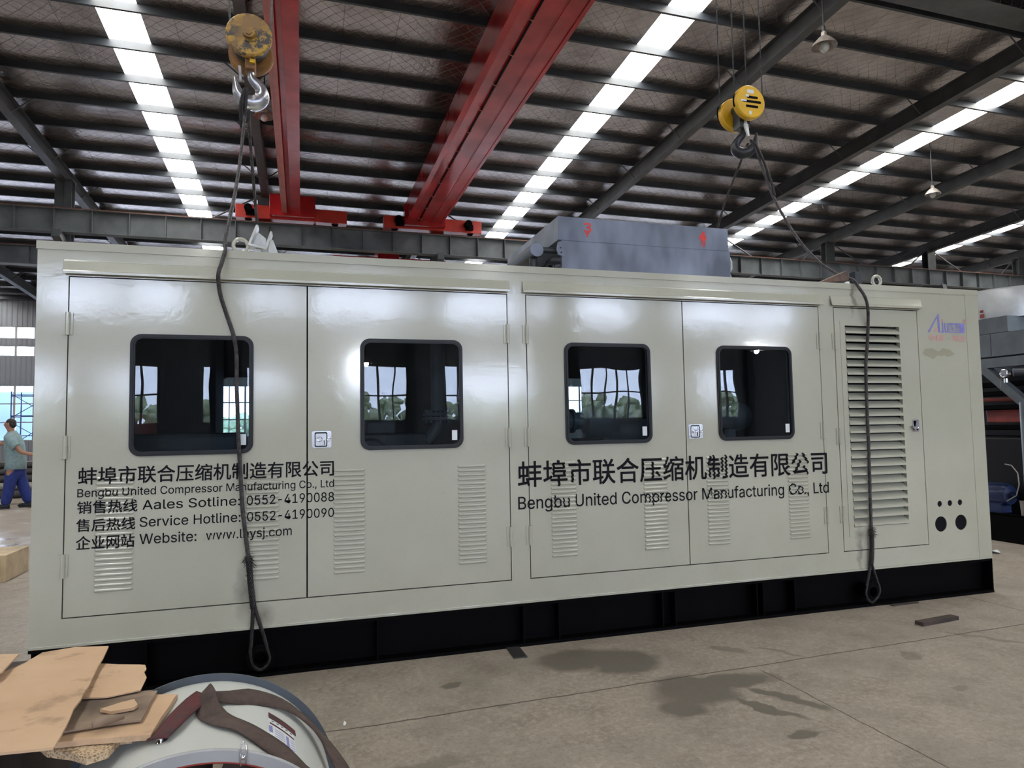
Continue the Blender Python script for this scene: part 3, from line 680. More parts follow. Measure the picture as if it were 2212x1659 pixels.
for p in (((7.136, 2.338), (7.262, 2.338), (7.262, 2.346), (7.136, 2.346)), ((7.136, 2.418), (7.262, 2.418), (7.262, 2.426), (7.136, 2.426)), ((7.128, 2.338), (7.136, 2.338), (7.136, 2.426), (7.128, 2.426)), ((7.262, 2.338), (7.310, 2.338), (7.310, 2.426), (7.262, 2.426))): q2(mb, *p)
text_into(mb, '军圈', 7.142, 7.258, 2.350, 2.416, S2)
mb.mi = 1
q2(mb, (6.950, 2.346), (6.982, 2.346), (6.982, 2.385)); mb.face([mb.bm.verts.new(S2(x, z)) for x, z in circle(7.055, 2.448, .010, 12)])
text_into(mb, '®', 7.296, 7.336, 2.428, 2.468, S2); text_into(mb, '中国', 6.888, 7.050, 2.258, 2.315, S2); text_into(mb, '·', 7.108, 7.120, 2.280, 2.292, S2); text_into(mb, '联合', 7.165, 7.322, 2.258, 2.315, S2)
obj('logo', mb, ['logo_blue', 'logo_red'], EN)
# machinery glimpsed through the panes
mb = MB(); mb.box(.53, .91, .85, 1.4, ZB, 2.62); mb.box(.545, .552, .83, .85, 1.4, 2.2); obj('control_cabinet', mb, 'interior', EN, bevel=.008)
mb = MB(); mb.box(.40, 1.16, .32, .62, 1.25, 1.555); obj('intake_duct', mb, 'dark', EN, bevel=.03)
mb = MB(); mb.lathe([(.002, 0), (.14, 0), (.15, .03), (.15, .5), (.12, .55), (.002, .56)], (.35, .9, 1.15), (0, 0, 1), 28); obj('red_filter', mb, 'red_cover', EN, True, auto=40)
mb = MB(); mb.cyl((2.6, .8, 1.70), (2.6, .8, 2.62), .06, 24); mb.cyl((2.6, .8, 1.66), (2.6, .8, 1.685), .125, 28); mb.cyl((2.6, .8, 1.625), (2.6, .8, 1.65), .125, 28)
for k in range(8): mb.cyl((2.6 + .1 * math.cos(k * PI / 4), .8 + .1 * math.sin(k * PI / 4), 1.60), (2.6 + .1 * math.cos(k * PI / 4), .8 + .1 * math.sin(k * PI / 4), 1.71), .012, 8)
mb.tube([(2.6 - .16 + .16 * math.cos(t_), .8, 1.62 - .16 + .16 - .16 * math.sin(t_)) for t_ in [k * PI / 16 for k in range(9)]] + [(2.3, .8, 1.46)], .05, 18); obj('flanged_pipe', mb, 'machine_grey', EN, True, auto=40)
mb = MB(); mb.box(1.93, 2.5, .75, 1.6, .5, 1.52); mb.box(2.02, 2.25, .78, 1.1, 1.52, 1.62); mb.cyl((2.18, .82, 1.6), (2.18, .82, 1.86), .035, 18); mb.lathe([(.002, 0), (.12, .02), (.16, .08), (.16, .3), (.002, .3)], (2.05, .70, 1.35), (0, 1, 0), 28); obj('engine_block', mb, 'dark', EN, bevel=.01)
mb = MB(); mb.lathe([(.002, 0), (.05, .004), (.115, .03), (.145, .08), (.15, .14), (.15, .30), (.002, .30)], (3.86, .8, 1.595), (1, 0, 0), 36)
mb.lathe([(.105, 0), (.105, .03), (.08, .035), (.08, .09), (.105, .095), (.105, .12), (.075, .125), (.075, .20)], (3.66, .8, 1.60), (1, 0, 0), 32); mb.box(3.97, 4.12, .72, .88, 1.72, 1.77); mb.cyl((4.1, .8, 1.5), (4.65, .8, 1.5), .11, 28); mb.box(3.9, 4.6, .7, .95, .5, 1.42)
obj('compressor_cylinder', mb, 'machine_grey', EN, True, auto=35)
mb = MB(); mb.ball((5.43, .8, 1.62), .135, 1, 1, 1, 24, 16); mb.cyl((5.05, .8, 1.60), (5.40, .8, 1.60), .09, 24); mb.cyl((5.35, .8, 1.3), (5.35, .8, 1.5), .05, 18); mb.box(5.2, 5.7, .7, 1.1, .5, 1.32); obj('separator_vessel', mb, 'machine_grey', EN, True, auto=35)

# ================================================================== COOLER ON THE ROOF
CO = thing('air_cooler', 'blue-grey steel cooler box on the enclosure roof, marked with a red 3 and 4', 'cooler', (4.45, 1.35, H))
cx0, cx1, cy0, cy1 = 3.605, 5.268, .60, 2.1
mb = MB(); mb.box(cx0, cx1, cy0, cy1, 3.13, 3.335); obj('top_box', mb, 'cooler', CO, bevel=.004)
mb = MB(); mb.box(cx0 + .025, cx1 + .012, cy0 - .004, cy0 + .02, H + .0, 3.128); mb.box(cx0 + .20, cx1 - .005, cy0 + .02, cy1 - .02, H, 3.128); obj('lower_box', mb, 'cooler', CO, bevel=.004)
mb = MB(); mb.tube([(cx0 + .04 + .004 * k, cy0 - .003, 3.129 + .0012 * math.sin(k * 1.7)) for k in range(400)], .0035, 5); obj('weld_seam', mb, 'cooler', CO)
mb = MB(); mb.cyl((3.41, .597, 3.035), (3.41, .60, 3.035), .058, 28); obj('pipe_cap', mb, 'cooler', CO)
mb = MB(); mb.cyl((3.41, .60, 3.035), (3.41, 2.1, 3.035), .06, 28); mb.cyl((3.41, .70, 3.035), (3.41, .70, 2.80), .035, 16); mb.cyl((3.43, .66, 3.05), (3.64, .66, 3.05), .026, 16); obj('header_pipe', mb, 'dark', CO, True, auto=40)
mb = MB(); mb.tube([(3.63, .62, 2.95), (3.5, .62, 2.93), (3.56, .62, 2.97), (3.62, .62, 2.96), (3.65, .62, 2.92), (3.62, .62, 2.885), (3.56, .62, 2.87)], .022, 12); 
for k in range(9): mb.torus((3.54 - .016 * k * .3, .64 + .05 * k, 2.90), .03, .014, (.1, 1, 0), 16, 6)
obj('hose_coil', mb, 'dark', CO, True)
mb = MB(); mb.plate([(3.66, 3.125), (3.60, 3.11), (3.585, 3.04), (3.60, 3.0), (3.655, 2.985)], [circle(3.62, 3.06, .008, 10), circle(3.625, 3.02, .008, 10)], XZ(cy0 - .01), (0, .015, 0)); obj('bracket', mb, 'cooler', CO)
mb = MB(); mb.tube([(cx1 + .01, .68, 3.11), (cx1 + .05, .68, 3.10), (cx1 + .075, .68, 3.05), (cx1 + .075, .68, 2.99), (cx1 + .05, .68, 2.95), (cx1 + .01, .68, 2.95)], .014, 10); mb.torus((cx1 + .035, .68, 2.905), .03, .011, (0, 1, 0), 20, 8); obj('drain_hose', mb, 'white_steel', CO, True)
mb = MB(); F4 = lambda x, z: Vector((x, cy0 - .002, z))
text_into(mb, '３', 3.838, 3.909, 3.210, 3.294, F4, None, .022)
for (x, z, w, h) in ((3.870, 3.17, .005, .045), (3.858, 3.19, .004, .022), (3.886, 3.195, .004, .018)): mb.box(x - w, x + w, cy0 - .003, cy0 - .001, z, z + h)
obj('painted_number', mb, 'red_paint', CO); mb = MB()
text_into(mb, '４', 4.963, 5.037, 3.200, 3.294, F4, None, .022)
mb.face([mb.bm.verts.new(F4(5.006 + r_ * .030 * math.cos(a_), 3.236 + r_ * .034 * math.sin(a_)) - Vector((0, .0013, 0))) for a_, r_ in [(2 * PI * k / 18, 1 + .12 * math.sin(k * 2.3)) for k in range(18)]])
for (x, z, w, h) in ((4.985, 3.165, .004, .05), (5.005, 3.15, .005, .06), (5.02, 3.16, .004, .05)): mb.box(x - w, x + w, cy0 - .003, cy0 - .001, z, z + h)
obj('painted_number', mb, 'red_paint', CO)

# ================================================================== CRANES
def crane(name_label, x0, x1, zbot, left):
    cx = (x0 + x1) / 2; c = thing('overhead_crane', name_label, 'crane', (cx, 6.0, 8.7))
    ya, yb = -7.3, 20.4
    if left:
        mb = MB(); P_ = [(1.18, -.05), (1.475, -.05), (1.475, .70), (.95, .70), (.95, .06), (1.17, .03)]
        mb.beam((cx, ya, zbot), (cx, yb, zbot), [[(p - cx, q) for p, q in P_]]); obj('girder', mb, 'crane_red', c)
        mb = MB(); mb.box(.875, .925, ya, yb - .9, zbot - .05, zbot - .035); mb.box(.96, 1.045, ya, yb - .9, zbot - .05, zbot - .035); mb.box(.90, 1.03, ya, yb - .9, zbot - .035, zbot - .005); mb.box(.95, 1.0, ya, yb - .9, zbot - .01, zbot + .08); obj('side_channel', mb, 'crane_pale', c)
    else:
        mb = MB(); P_ = [(5.16, .05), (5.16, .75), (6.30, .75), (6.45, .45), (6.46, .0), (6.40, -.02), (6.03, -.02), (5.98, .0), (5.60, .03), (5.30, .03)]
        mb.beam((cx, ya, zbot), (cx, yb - .1, zbot), [[(p - cx, q) for p, q in P_]]); obj('girder', mb, 'crane_red', c)
        mb = MB(); mb.box(6.02, 6.10, ya, yb - .4, zbot - .045, zbot - .018); mb.box(6.36, 6.44, ya, yb - .4, zbot - .045, zbot - .018); obj('wheel_track', mb, 'crane_red', c)
        mb = MB(); mb.tube([(5.56, ya, zbot - .01), (5.58, yb - .8, zbot - .01)], .022, 8)
        obj('festoon_cable', mb, 'black', c)
        for k in range(12):
            y = 5.5 + k * 1.25; mb = MB(); mb.tube([(5.54, y, zbot + .03), (5.50, y, zbot - .04), (5.58, y, zbot - .06), (5.62, y, zbot - .02)], .012, 6); obj('cable_hook', mb, 'crane_pale', c)
    e0, e1 = (-.62, 3.05) if left else (4.36, 7.98)
    mb = MB(); y0 = 20.0 + SH * cx
    mb.box(e0, e1, y0 - .20, y0 + .20, 8.79, 9.24); obj('end_carriage', mb, 'crane_bright', c, bevel=.01)
    mb = MB(); mb.box(cx - .75, cx + .75, y0 - .5, y0 - .16, 8.85, zbot + .6); obj('end_plate', mb, 'crane_red', c, bevel=.01)
    for wx in (e0 + .4, e1 - .4):
        mb = MB(); mb.cyl((wx, y0 - .06, 8.86), (wx, y0 + .06, 8.86), .14, 24); obj('wheel', mb, 'black', c, True, auto=40)
    for wx in ((e0 + .42,) if left else (e0 + .5, e1 - .55)):
        mb = MB(); mb.cyl((wx, y0 - .48, 9.06), (wx, y0 - .18, 9.06), .13, 20); mb.box(wx - .08, wx + .2, y0 - .36, y0 - .2, 8.86, 9.05); obj('travel_motor', mb, 'black', c, True, auto=40)
    mb = MB(); mb.box(cx - .4, cx + .4, .6, 1.7, zbot - .32, zbot - .08); mb.cyl((cx - .55, 1.1, zbot - .45), (cx + .55, 1.1, zbot - .45), .2, 24)
    for sx in (-.35, .35):
        for sy in (.75, 1.5): mb.box(cx + sx - .05, cx + sx + .05, sy - .05, sy + .05, zbot - .1, zbot + .03)
    obj('hoist', mb, 'crane_red', c, True, auto=40)
    mb = MB(); y1 = -7.4 + SH * cx; mb.box(e0, e1, y1 - .2, y1 + .2, 8.79, 9.24); obj('end_carriage', mb, 'crane_bright', c, bevel=.01)
    return c
crane('red overhead crane girder nearest the worn yellow hook block', .98, 1.475, 8.98, True)
crane('glossy red overhead crane girder above the grey cooler box', 5.16, 6.46, 9.02, False)
c = thing('overhead_crane', 'red crane end carriage low in the next bay, glimpsed under the runway', 'crane', (4.7, 21.3, 7.72))
mb = MB(); mb.box(2.63, 6.85, 21.15, 21.5, 7.79, 7.98); obj('end_carriage', mb, 'crane_red', c)
mb = MB(); mb.box(4.3, 5.1, 21.5, 38.2, 7.9, 8.5); obj('girder', mb, 'crane_red', c)

# hook blocks
def hook_mesh(mb, c, s, rot, wide=1.):
    """forged crane hook in a vertical plane turned by rot; c is the top of the shank"""
    pts = [(0, 0, .020), (0, -.05, .022), (.010, -.085, .030), (.055, -.125, .036), (.082, -.175, .043), (.075, -.232, .050), (.025, -.270, .052), (-.040, -.262, .047), (-.088, -.215, .043), (-.104, -.165, .033), (-.112, -.125, .021), (-.120, -.085, .008)]
    P = [(Vector((x * math.cos(rot), x * math.sin(rot), z)) * s + Vector(c), r * s * wide) for x, z, r in pts]
    cc = catmull([p for p, r in P], .012); n = len(cc); rs = []
    for i in range(n):
        t_ = i / (n - 1) * (len(P) - 1); k = min(int(t_), len(P) - 2); rs.append(P[k][1] + (P[k + 1][1] - P[k][1]) * (t_ - k))
    mb.tube(cc, rs, 16)
def sheave_cover(mb, x, y0, y1, z, R):
    mb.lathe([(.001, 0), (R * .93, 0), (R, .012), (R, y1 - y0 - .012), (R * .9, y1 - y0), (.001, y1 - y0)], (x, y0, z), (0, 1, 0), 44)
hb = thing('hook_block', 'worn and rusty yellow hook block hanging at the left', 'hook block', (1.12, 1.1, 4.74))
zc = 4.765; 
mb = MB(); sheave_cover(mb, 1.12, .985, 1.045, zc, .178); obj('sheave_cover', mb, 'yellow_worn', hb, True, auto=35)
mb = MB(); sheave_cover(mb, 1.12, 1.24, 1.30, zc - .03, .18); obj('sheave_cover', mb, 'orange_rust', hb, True, auto=35)
mb = MB(); mb.cyl((1.12, .945, zc), (1.12, 1.32, zc), .045, 20); mb.cyl((1.12, .935, zc), (1.12, .95, zc), .03, 6); mb.torus((1.12, .98, zc), .062, .008, (0, 1, 0), 20, 6, .3, PI - .3); obj('axle_pin', mb, 'yellow_worn', hb, True, auto=35)
mb = MB(); mb.cyl((1.12, 1.06, zc), (1.12, 1.19, zc), .14, 30); obj('sheave', mb, 'dark', hb, True, auto=35)
mb = MB(); mb.box(1.085, 1.165, 1.05, 1.20, zc - .25, zc - .12); obj('crosshead', mb, 'orange_rust', hb, bevel=.012)
mb = MB(); mb.box(1.125, 1.165, 1.02, 1.05, zc - .215, zc - .185); obj('lock_plate', mb, 'yellow', hb)
mb = MB(); hook_mesh(mb, (1.13, 1.12, zc - .225), 1.05, .12, 1.18); obj('hook', mb, 'hook_steel', hb, True)
mb = MB(); mb.hexa([(1.045, 1.06, 4.41), (1.062, 1.06, 4.41), (1.062, 1.09, 4.41), (1.045, 1.09, 4.41), (1.035, 1.06, 4.53), (1.055, 1.06, 4.53), (1.055, 1.09, 4.53), (1.035, 1.09, 4.53)]); obj('safety_latch', mb, 'hook_steel', hb)
for x in (.962, 1.290):
    mb = MB(); mb.tube([(x + (.03 if x < 1.1 else -.01), 1.115, zc + .02), (x, 1.11, zc + .2), (x, 1.1, 8.6)], .009, 8); obj('hoist_rope', mb, 'hoist_rope', hb, True)
hb = thing('hook_block', 'clean bright yellow double hook block hanging at the right', 'hook block', (5.86, 1.1, 4.75))
zc = 4.79; xc = 5.86
mb = MB(); sheave_cover(mb, xc, .985, 1.06, zc, .172); co = obj('sheave_cover', mb, 'yellow', hb, True, auto=35)
mb = MB(); F5 = lambda x, z: Vector((x, .9835, z))
for (a_, b_, z_) in ((-.045, .085, .045), (-.10, .12, .0), (-.06, .085, -.05)):
    mb.plate(rrect(xc + a_, xc + b_, zc + z_ - .013, zc + z_ + .013, .010, 4), [], F5, (0, .002, 0))
obj('warning_stripes', mb, 'black', co)
mb = MB()
mb.plate(rrect(xc - .04, xc + .04, zc + .085, zc + .122, .014, 4), [], F5, (0, .002, 0)); mb.plate(rect(xc - .025, xc + .005, zc - .135, zc - .10), [], F5, (0, .002, 0)); mb.plate(rrect(xc - .06, xc - .02, zc + .045, zc + .07, .008, 3), [], lambda x, z: Vector((x, .9825, z)), (0, .002, 0)); mb.plate(rrect(xc - .115, xc - .05, zc - .006, zc + .012, .004, 3), [], lambda x, z: Vector((x, .9825, z)), (0, .002, 0)); obj('plate_marks', mb, 'sticker', co)
mb = MB(); sheave_cover(mb, xc, 1.235, 1.31, zc - .02, .172); obj('sheave_cover', mb, 'yellow', hb, True, auto=35)
mb = MB(); mb.cyl((xc, 1.05, zc), (xc, 1.24, zc), .06, 24); mb.box(xc - .06, xc + .06, 1.09, 1.21, zc - .22, zc + .02); obj('crosshead', mb, 'dark', hb, True, auto=35)
for k, y in enumerate((1.0, 1.28)):
    mb = MB(); yy = y + .005; mb.tube([(xc + .1735 * math.cos(a_), yy + .022, zc + .1735 * math.sin(a_)) for a_ in [PI - .38 + .1 * q_ for q_ in range(8)]], .009, 6); obj('rope_slot', mb, 'black', hb)
mb = MB(); hook_mesh(mb, (xc + .01, 1.13, zc - .20), 1.02, 2.45, 1.1); obj('hook', mb, 'hook_dark', hb, True)
mb = MB(); mb.hexa([(xc - .005, 1.04, zc - .33), (xc + .012, 1.04, zc - .33), (xc + .012, 1.06, zc - .33), (xc - .005, 1.06, zc - .33), (xc - .02, 1.08, zc - .19), (xc + .03, 1.08, zc - .19), (xc + .03, 1.10, zc - .19), (xc - .02, 1.10, zc - .19)])
mb.box(xc - .012, xc + .022, 1.085, 1.10, zc - .19, zc - .15); obj('safety_latch', mb, 'white_steel', hb)
for (x, y) in ((xc - .165, 1.02), (xc + .165, 1.02), (xc - .165, 1.27), (xc + .165, 1.27)):
    mb = MB(); mb.tube([(x, y, zc), (x, y, 8.6)], .0065, 8); obj('hoist_rope', mb, 'hoist_rope', hb, True)

# ================================================================== WIRE ROPE SLINGS
def sling(label, top, splice, knot, legs, R=.0135):
    s = thing('wire_rope_sling', label, 'wire sling', top[-1])
    mb = MB(); rope(mb, top, R); obj('rope', mb, 'rope', s, True)
    for lg in legs:
        mb = MB(); rope(mb, lg, R * .92); obj('eye_loop', mb, 'rope_dark', s, True)
    if splice:
        mb = MB(); rope(mb, splice, R * 1.45, .14); sp = obj('splice', mb, 'rope_dark', s, True)
        mb = MB(); k = Vector(knot)
        for i in range(46):
            a_ = random.uniform(0, 2 * PI); d_ = Vector((math.cos(a_), -abs(math.sin(a_)) * .6, random.uniform(-.9, .8))).normalized(); o_ = k + Vector((random.uniform(-.012, .012), 0, random.uniform(-.03, .03)))
            mb.tube([o_, o_ + d_ * .02, o_ + d_ * random.uniform(.03, .05) + Vector((0, 0, -.008))], [.003, .0022, .0012], 5)
        obj('frayed_ends', mb, 'rope_dark', sp)
YF_ = -.020
sling('twisted wire rope running down the front face between the two left doors\' windows',
      [(1.10, 1.06, 4.30), (1.085, 1.05, 4.10), (1.075, .85, 3.70), (1.065, .55, 3.32), (1.060, .22, 3.02), (1.050, .03, 2.80), (1.056, -.022, 2.735), (1.040, -.060, 2.64), (1.022, -.078, 2.56), (1.030, -.055, 2.45), (1.067, -.028, 2.318), (1.112, YF_, 2.17), (1.128, YF_, 2.05), (1.133, -.024, 1.807), (1.147, -.036, 1.479), (1.160, -.030, 1.25), (1.172, -.030, 1.064), (1.196, -.028, .85), (1.211, -.028, .735), (1.222, -.026, .62), (1.232, -.026, .50)],
      [(1.208, -.028, .76), (1.220, -.030, .62), (1.232, -.028, .50), (1.238, -.026, .44)], (1.211, -.03, .745),
      [[(1.236, -.022, .47), (1.234, -.028, .36), (1.229, -.032, .25), (1.224, -.034, .16), (1.245, -.034, .085), (1.285, -.034, .058), (1.325, -.034, .085)], [(1.240, -.022, .47), (1.268, -.028, .37), (1.300, -.032, .27), (1.325, -.034, .18), (1.338, -.034, .12), (1.325, -.034, .085)]])
sling('wire rope running down the front face over the louvred door',
      [(5.90, 1.06, 4.42), (5.93, 1.02, 4.30), (5.975, .86, 3.80), (6.02, .62, 3.34), (6.05, .36, 3.02), (6.072, .12, 2.835), (6.086, .0, 2.775), (6.100, -.045, 2.70), (6.128, -.075, 2.62), (6.160, -.070, 2.53), (6.196, -.030, 2.40), (6.192, YF_, 2.25), (6.160, YF_, 2.02), (6.150, YF_, 1.7), (6.141, -.026, 1.278), (6.132, -.026, .90), (6.126, -.026, .62), (6.118, -.026, .50), (6.108, -.026, .42)],
      [(6.127, -.028, .64), (6.122, -.030, .52), (6.112, -.028, .40), (6.106, -.026, .35)], (6.126, -.03, .615),
      [[(5.895, 1.06, 4.43), (5.945, 1.0, 4.30), (5.98, .88, 3.95), (5.985, .84, 3.78)], [(6.108, -.022, .38), (6.085, -.028, .30), (6.055, -.032, .21), (6.030, -.034, .13), (6.045, -.034, .075), (6.09, -.034, .045), (6.15, -.034, .085)], [(6.110, -.022, .38), (6.130, -.028, .30), (6.152, -.032, .22), (6.172, -.034, .16), (6.172, -.034, .12), (6.15, -.034, .085)]])
sling('dark wire rope from the worn hook down to the far roof edge', [(1.11, 1.10, 4.30), (1.115, 1.2, 4.05), (1.13, 1.45, 3.72), (1.15, 1.85, 3.30), (1.16, 2.25, 2.86), (1.16, W + .03, 2.70), (1.16, W + .03, 2.2), (1.2, W + .03, .4)], None, None, [])
sling('dark wire rope from the bright yellow hook block down behind the cooler', [(5.91, 1.12, 4.42), (5.88, 1.22, 4.25), (5.90, 1.6, 3.85), (5.98, 2.0, 3.32), (6.05, 2.28, 2.86), (6.05, W + .03, 2.70), (6.05, W + .03, 2.2), (6.05, W + .03, .4)], None, None, [], .012)
# tail bundles of the sling eyes hanging on the left hook
s = thing('wire_rope_sling', 'short bundled wire rope eyes hooked on the worn left hook', 'wire sling', (1.09, 1.06, 4.2))
for dx, l in ((-.028, .33), (-.012, .30), (.010, .28)):
    mb = MB(); rope(mb, [(1.115 + dx * .3, 1.10, 4.345), (1.10 + dx * .6, 1.045, 4.33), (1.085 + dx, 1.04, 4.22), (1.083 + dx * 1.1, 1.05, 4.12), (1.080 + dx * .7, 1.06, 4.345 - l)], .010); obj('rope', mb, 'rope_dark', s, True)
mb = MB()
for i in range(30):
    a_ = random.uniform(0, 2 * PI); o_ = Vector((1.08, 1.05, 4.04 + random.uniform(-.03, .03))); d_ = Vector((math.cos(a_), math.sin(a_) * .6, random.uniform(-.8, .8))); mb.tube([o_, o_ + d_ * .02, o_ + d_ * .04], [.003, .002, .001], 5)
obj('frayed_ends', mb, 'rope_dark', s)
# edge protectors under the ropes
mb = MB(); ep = [(1.195, 2.80), (1.235, 2.955), (1.243, 2.953), (1.268, 2.895), (1.330, 2.918), (1.337, 2.912), (1.312, 2.80), (1.288, 2.765), (1.225, 2.765)]
o = thing('edge_protector', 'whitish bent steel edge protector beside the left lifting eye', 'edge protector', (1.27, .08, H))
mb.hexa([(1.190, .03, 2.805), (1.205, .03, 2.800), (1.205, .14, 2.800), (1.190, .14, 2.805), (1.240, .03, 2.935), (1.255, .03, 2.930), (1.255, .14, 2.930), (1.240, .14, 2.935)])
mb.hexa([(1.190, .03, 2.790), (1.305, .03, 2.768), (1.305, .14, 2.768), (1.190, .14, 2.790), (1.192, .03, 2.806), (1.305, .03, 2.784), (1.305, .14, 2.784), (1.192, .14, 2.806)])
mb.hexa([(1.292, .03, 2.775), (1.306, .03, 2.770), (1.306, .14, 2.770), (1.292, .14, 2.775), (1.328, .03, 2.895), (1.342, .03, 2.892), (1.342, .14, 2.892), (1.328, .14, 2.895)])
mb.hexa([(1.205, .10, 2.79), (1.30, .10, 2.77), (1.30, .14, 2.77), (1.205, .14, 2.79), (1.25, .10, 2.90), (1.30, .10, 2.86), (1.30, .14, 2.86), (1.25, .14, 2.90)])
obj('channel', mb, 'white_steel', o, bevel=.003)
mb = MB(); mb.hexa([(1.31, .09, H), (1.385, .09, H), (1.385, .13, H), (1.31, .13, H), (1.325, .09, 2.85), (1.345, .09, 2.85), (1.345, .13, 2.85), (1.325, .13, 2.85)]); mb.box(1.23, 1.27, .06, .12, H, 2.775); obj('foot', mb, 'white_steel', o)
mb = MB(); mb.hexa([(5.78, .02, H), (6.06, .02, 2.775), (6.075, .16, 2.775), (5.80, .20, H), (5.78, .02, H + .012), (6.06, .02, 2.862), (6.075, .16, 2.862), (5.80, .20, H + .012)]); o = obj('edge_protector', mb, 'rust_plate'); tag(o, 'rusty brown angle plate on the roof edge under the right rope', 'edge protector')
mb = MB(); mb.box(6.14, 6.21, .03, .10, H + .001, 2.86); o = obj('steel_block', mb, 'dark', bevel=.004); tag(o, 'small dark upright steel block between the right rope and lifting eye', 'steel block')

# ================================================================== MACHINE ON THE RIGHT
m_ = thing('compressor_skid', 'dark grey open-frame machine with a silver tank, standing right of the enclosure', 'machine', (11.4, 2.6, 0))
mb = MB(); mb.box(10.0, 13.0, 1.2, 4.6, .0, .02); mb.box(10.0, 10.02, 1.2, 4.6, .02, .34); mb.box(10.0, 13.0, 1.2, 1.22, .02, .34); mb.box(10.0, 13.0, 1.2, 4.6, .33, .352); obj('skid_base', mb, 'black', m_)
mb = MB(); mb.lathe([(.001, 2.84), (.80, 2.84), (.80, 3.20), (.79, 3.225), (.001, 3.225)], (10.78, 2.15, 0), (0, 0, 1), 56); tk = obj('tank', mb, 'silver', m_, True, auto=35)
mb = MB()
for z in (3.08, 2.98): mb.ball((10.29, 1.515, z), .016)
obj('rivet', mb, 'sticker', tk)
mb = MB(); mb.box(9.995, 10.0, 1.93, 1.985, 2.86, 2.91); mb.box(9.995, 10.0, 1.94, 1.98, 2.93, 2.96); obj('red_mark', mb, 'red_cover', tk)
mb = MB(); mb.box(10.0, 11.6, 1.63, 2.9, 2.645, 2.845); mb.box(10.0, 11.6, 1.42, 2.9, 2.345, 2.64); mb.box(10.0, 10.004, 1.86, 1.87, 2.36, 2.64); obj('housing', mb, 'machine_grey', m_, bevel=.006)
mb = MB(); mb.box(10.0, 10.12, 1.2, 4.5, 2.205, 2.325); mb.box(11.6, 11.72, 1.2, 4.5, 2.205, 2.325); mb.box(10.0, 11.72, 1.2, 1.32, 2.205, 2.325); obj('frame_rail', mb, 'machine_grey', m_)
mb = MB(); mb.beam((10.06, 2.02, 2.21), (10.06, 1.36, 1.60), [[(-.05, -.055), (.05, -.055), (.05, .055), (-.05, .055)]], (1, 0, 0)); obj('brace', mb, 'machine_grey', m_)
mb = MB(); mb.cyl((10.06, 1.50, .35), (10.06, 1.50, 1.75), .075, 24); mb.box(10.0, 10.12, 1.26, 1.38, .35, 2.21); obj('post', mb, 'machine_grey', m_, True, auto=40)
mb = MB(); mb.cyl((9.93, 1.66, 2.115), (9.98, 1.66, 2.115), .05, 24); mb.torus((9.928, 1.66, 2.115), .048, .008, (1, 0, 0), 24, 8); mb.cyl((9.95, 1.655, 2.0), (9.95, 1.655, 2.05), .022, 14); obj('pressure_gauge', mb, ['chrome'], m_, True, auto=40)
mb = MB(); mb.tube([(9.95, 1.71, 2.07), (9.96, 1.74, 1.98), (9.96, 1.735, 1.9)], .004, 6); mb.tube([(9.97, 1.75, .98), (9.96, 1.66, .97), (9.95, 1.58, .88), (9.95, 1.57, .74), (9.96, 1.62, .6), (9.97, 1.75, .52)], .007, 6); obj('cable', mb, 'tube_pale', m_, True)
mb = MB(); mb.cyl((9.94, 1.55, 2.12), (10.05, 1.45, 2.12), .05, 18); obj('valve', mb, 'dark', m_, True, auto=40)
for k, z in enumerate((1.98, 1.86, 1.68, 1.42)):
    mb = MB(); mb.box(10.25, 10.30, 1.3, 2.6, z, z + .035); mb.box(10.28, 10.30, 1.3, 2.6, z - .02, z + .05); obj('cross_rail', mb, 'black', m_)
mb = MB(); mb.hexa([(10.4, 1.80, 1.50), (10.9, 1.80, 1.50), (10.9, 2.3, 1.50), (10.4, 2.3, 1.50), (10.4, 1.86, 1.70), (10.9, 1.86, 1.70), (10.9, 2.3, 1.70), (10.4, 2.3, 1.70)]); mb.box(10.45, 10.8, 1.7, 2.4, 1.78, 1.83); mb.box(10.5, 10.8, 1.72, 1.84, 1.92, 1.97); obj('red_block', mb, 'red_cover', m_, bevel=.01)
mb = MB(); mb.cyl((10.3, 1.74, 1.77), (10.5, 1.78, 1.77), .025, 12); mb.tube([(10.3, 1.7, 1.34), (10.35, 1.74, 1.36), (10.5, 1.86, 1.33)], .028, 10); obj('bright_fitting', mb, 'chrome', m_, True)
mb = MB(); mb.box(10.35, 12.6, 1.5, 4.2, .5, 1.30); mb.box(10.9, 12.4, 1.7, 4.0, 1.3, 2.2); obj('crankcase', mb, 'black_rubber', m_, bevel=.02)
mb = MB(); mb.lathe([(.001, 0), (.12, 0), (.14, .03), (.14, .38), (.12, .42), (.04, .43), (.04, .5)], (10.14, 2.25, .58), (0, -1, 0), 28)
for k in range(14): mb.box(10.14 + .137 * math.cos(k * PI / 7) - .005, 10.14 + .137 * math.cos(k * PI / 7) + .005, 1.88, 2.2, .58 + .137 * math.sin(k * PI / 7) - .01, .58 + .137 * math.sin(k * PI / 7) + .01)
mb.box(10.05, 10.23, 1.9, 2.2, .35, .46); obj('motor', mb, 'blue_motor', m_, True, auto=35)
mb = MB(); mb.lathe([(.001, 0), (.045, 0), (.055, .17), (.062, .172), (.060, .18), (.05, .172), (.042, .01), (.001, .01)], (10.07, 1.60, .352), (0, 0, 1), 24); o = obj('can', mb, 'tube_pale', None, True, auto=35); tag(o, 'pale open can standing on the black base of the grey machine', 'can')

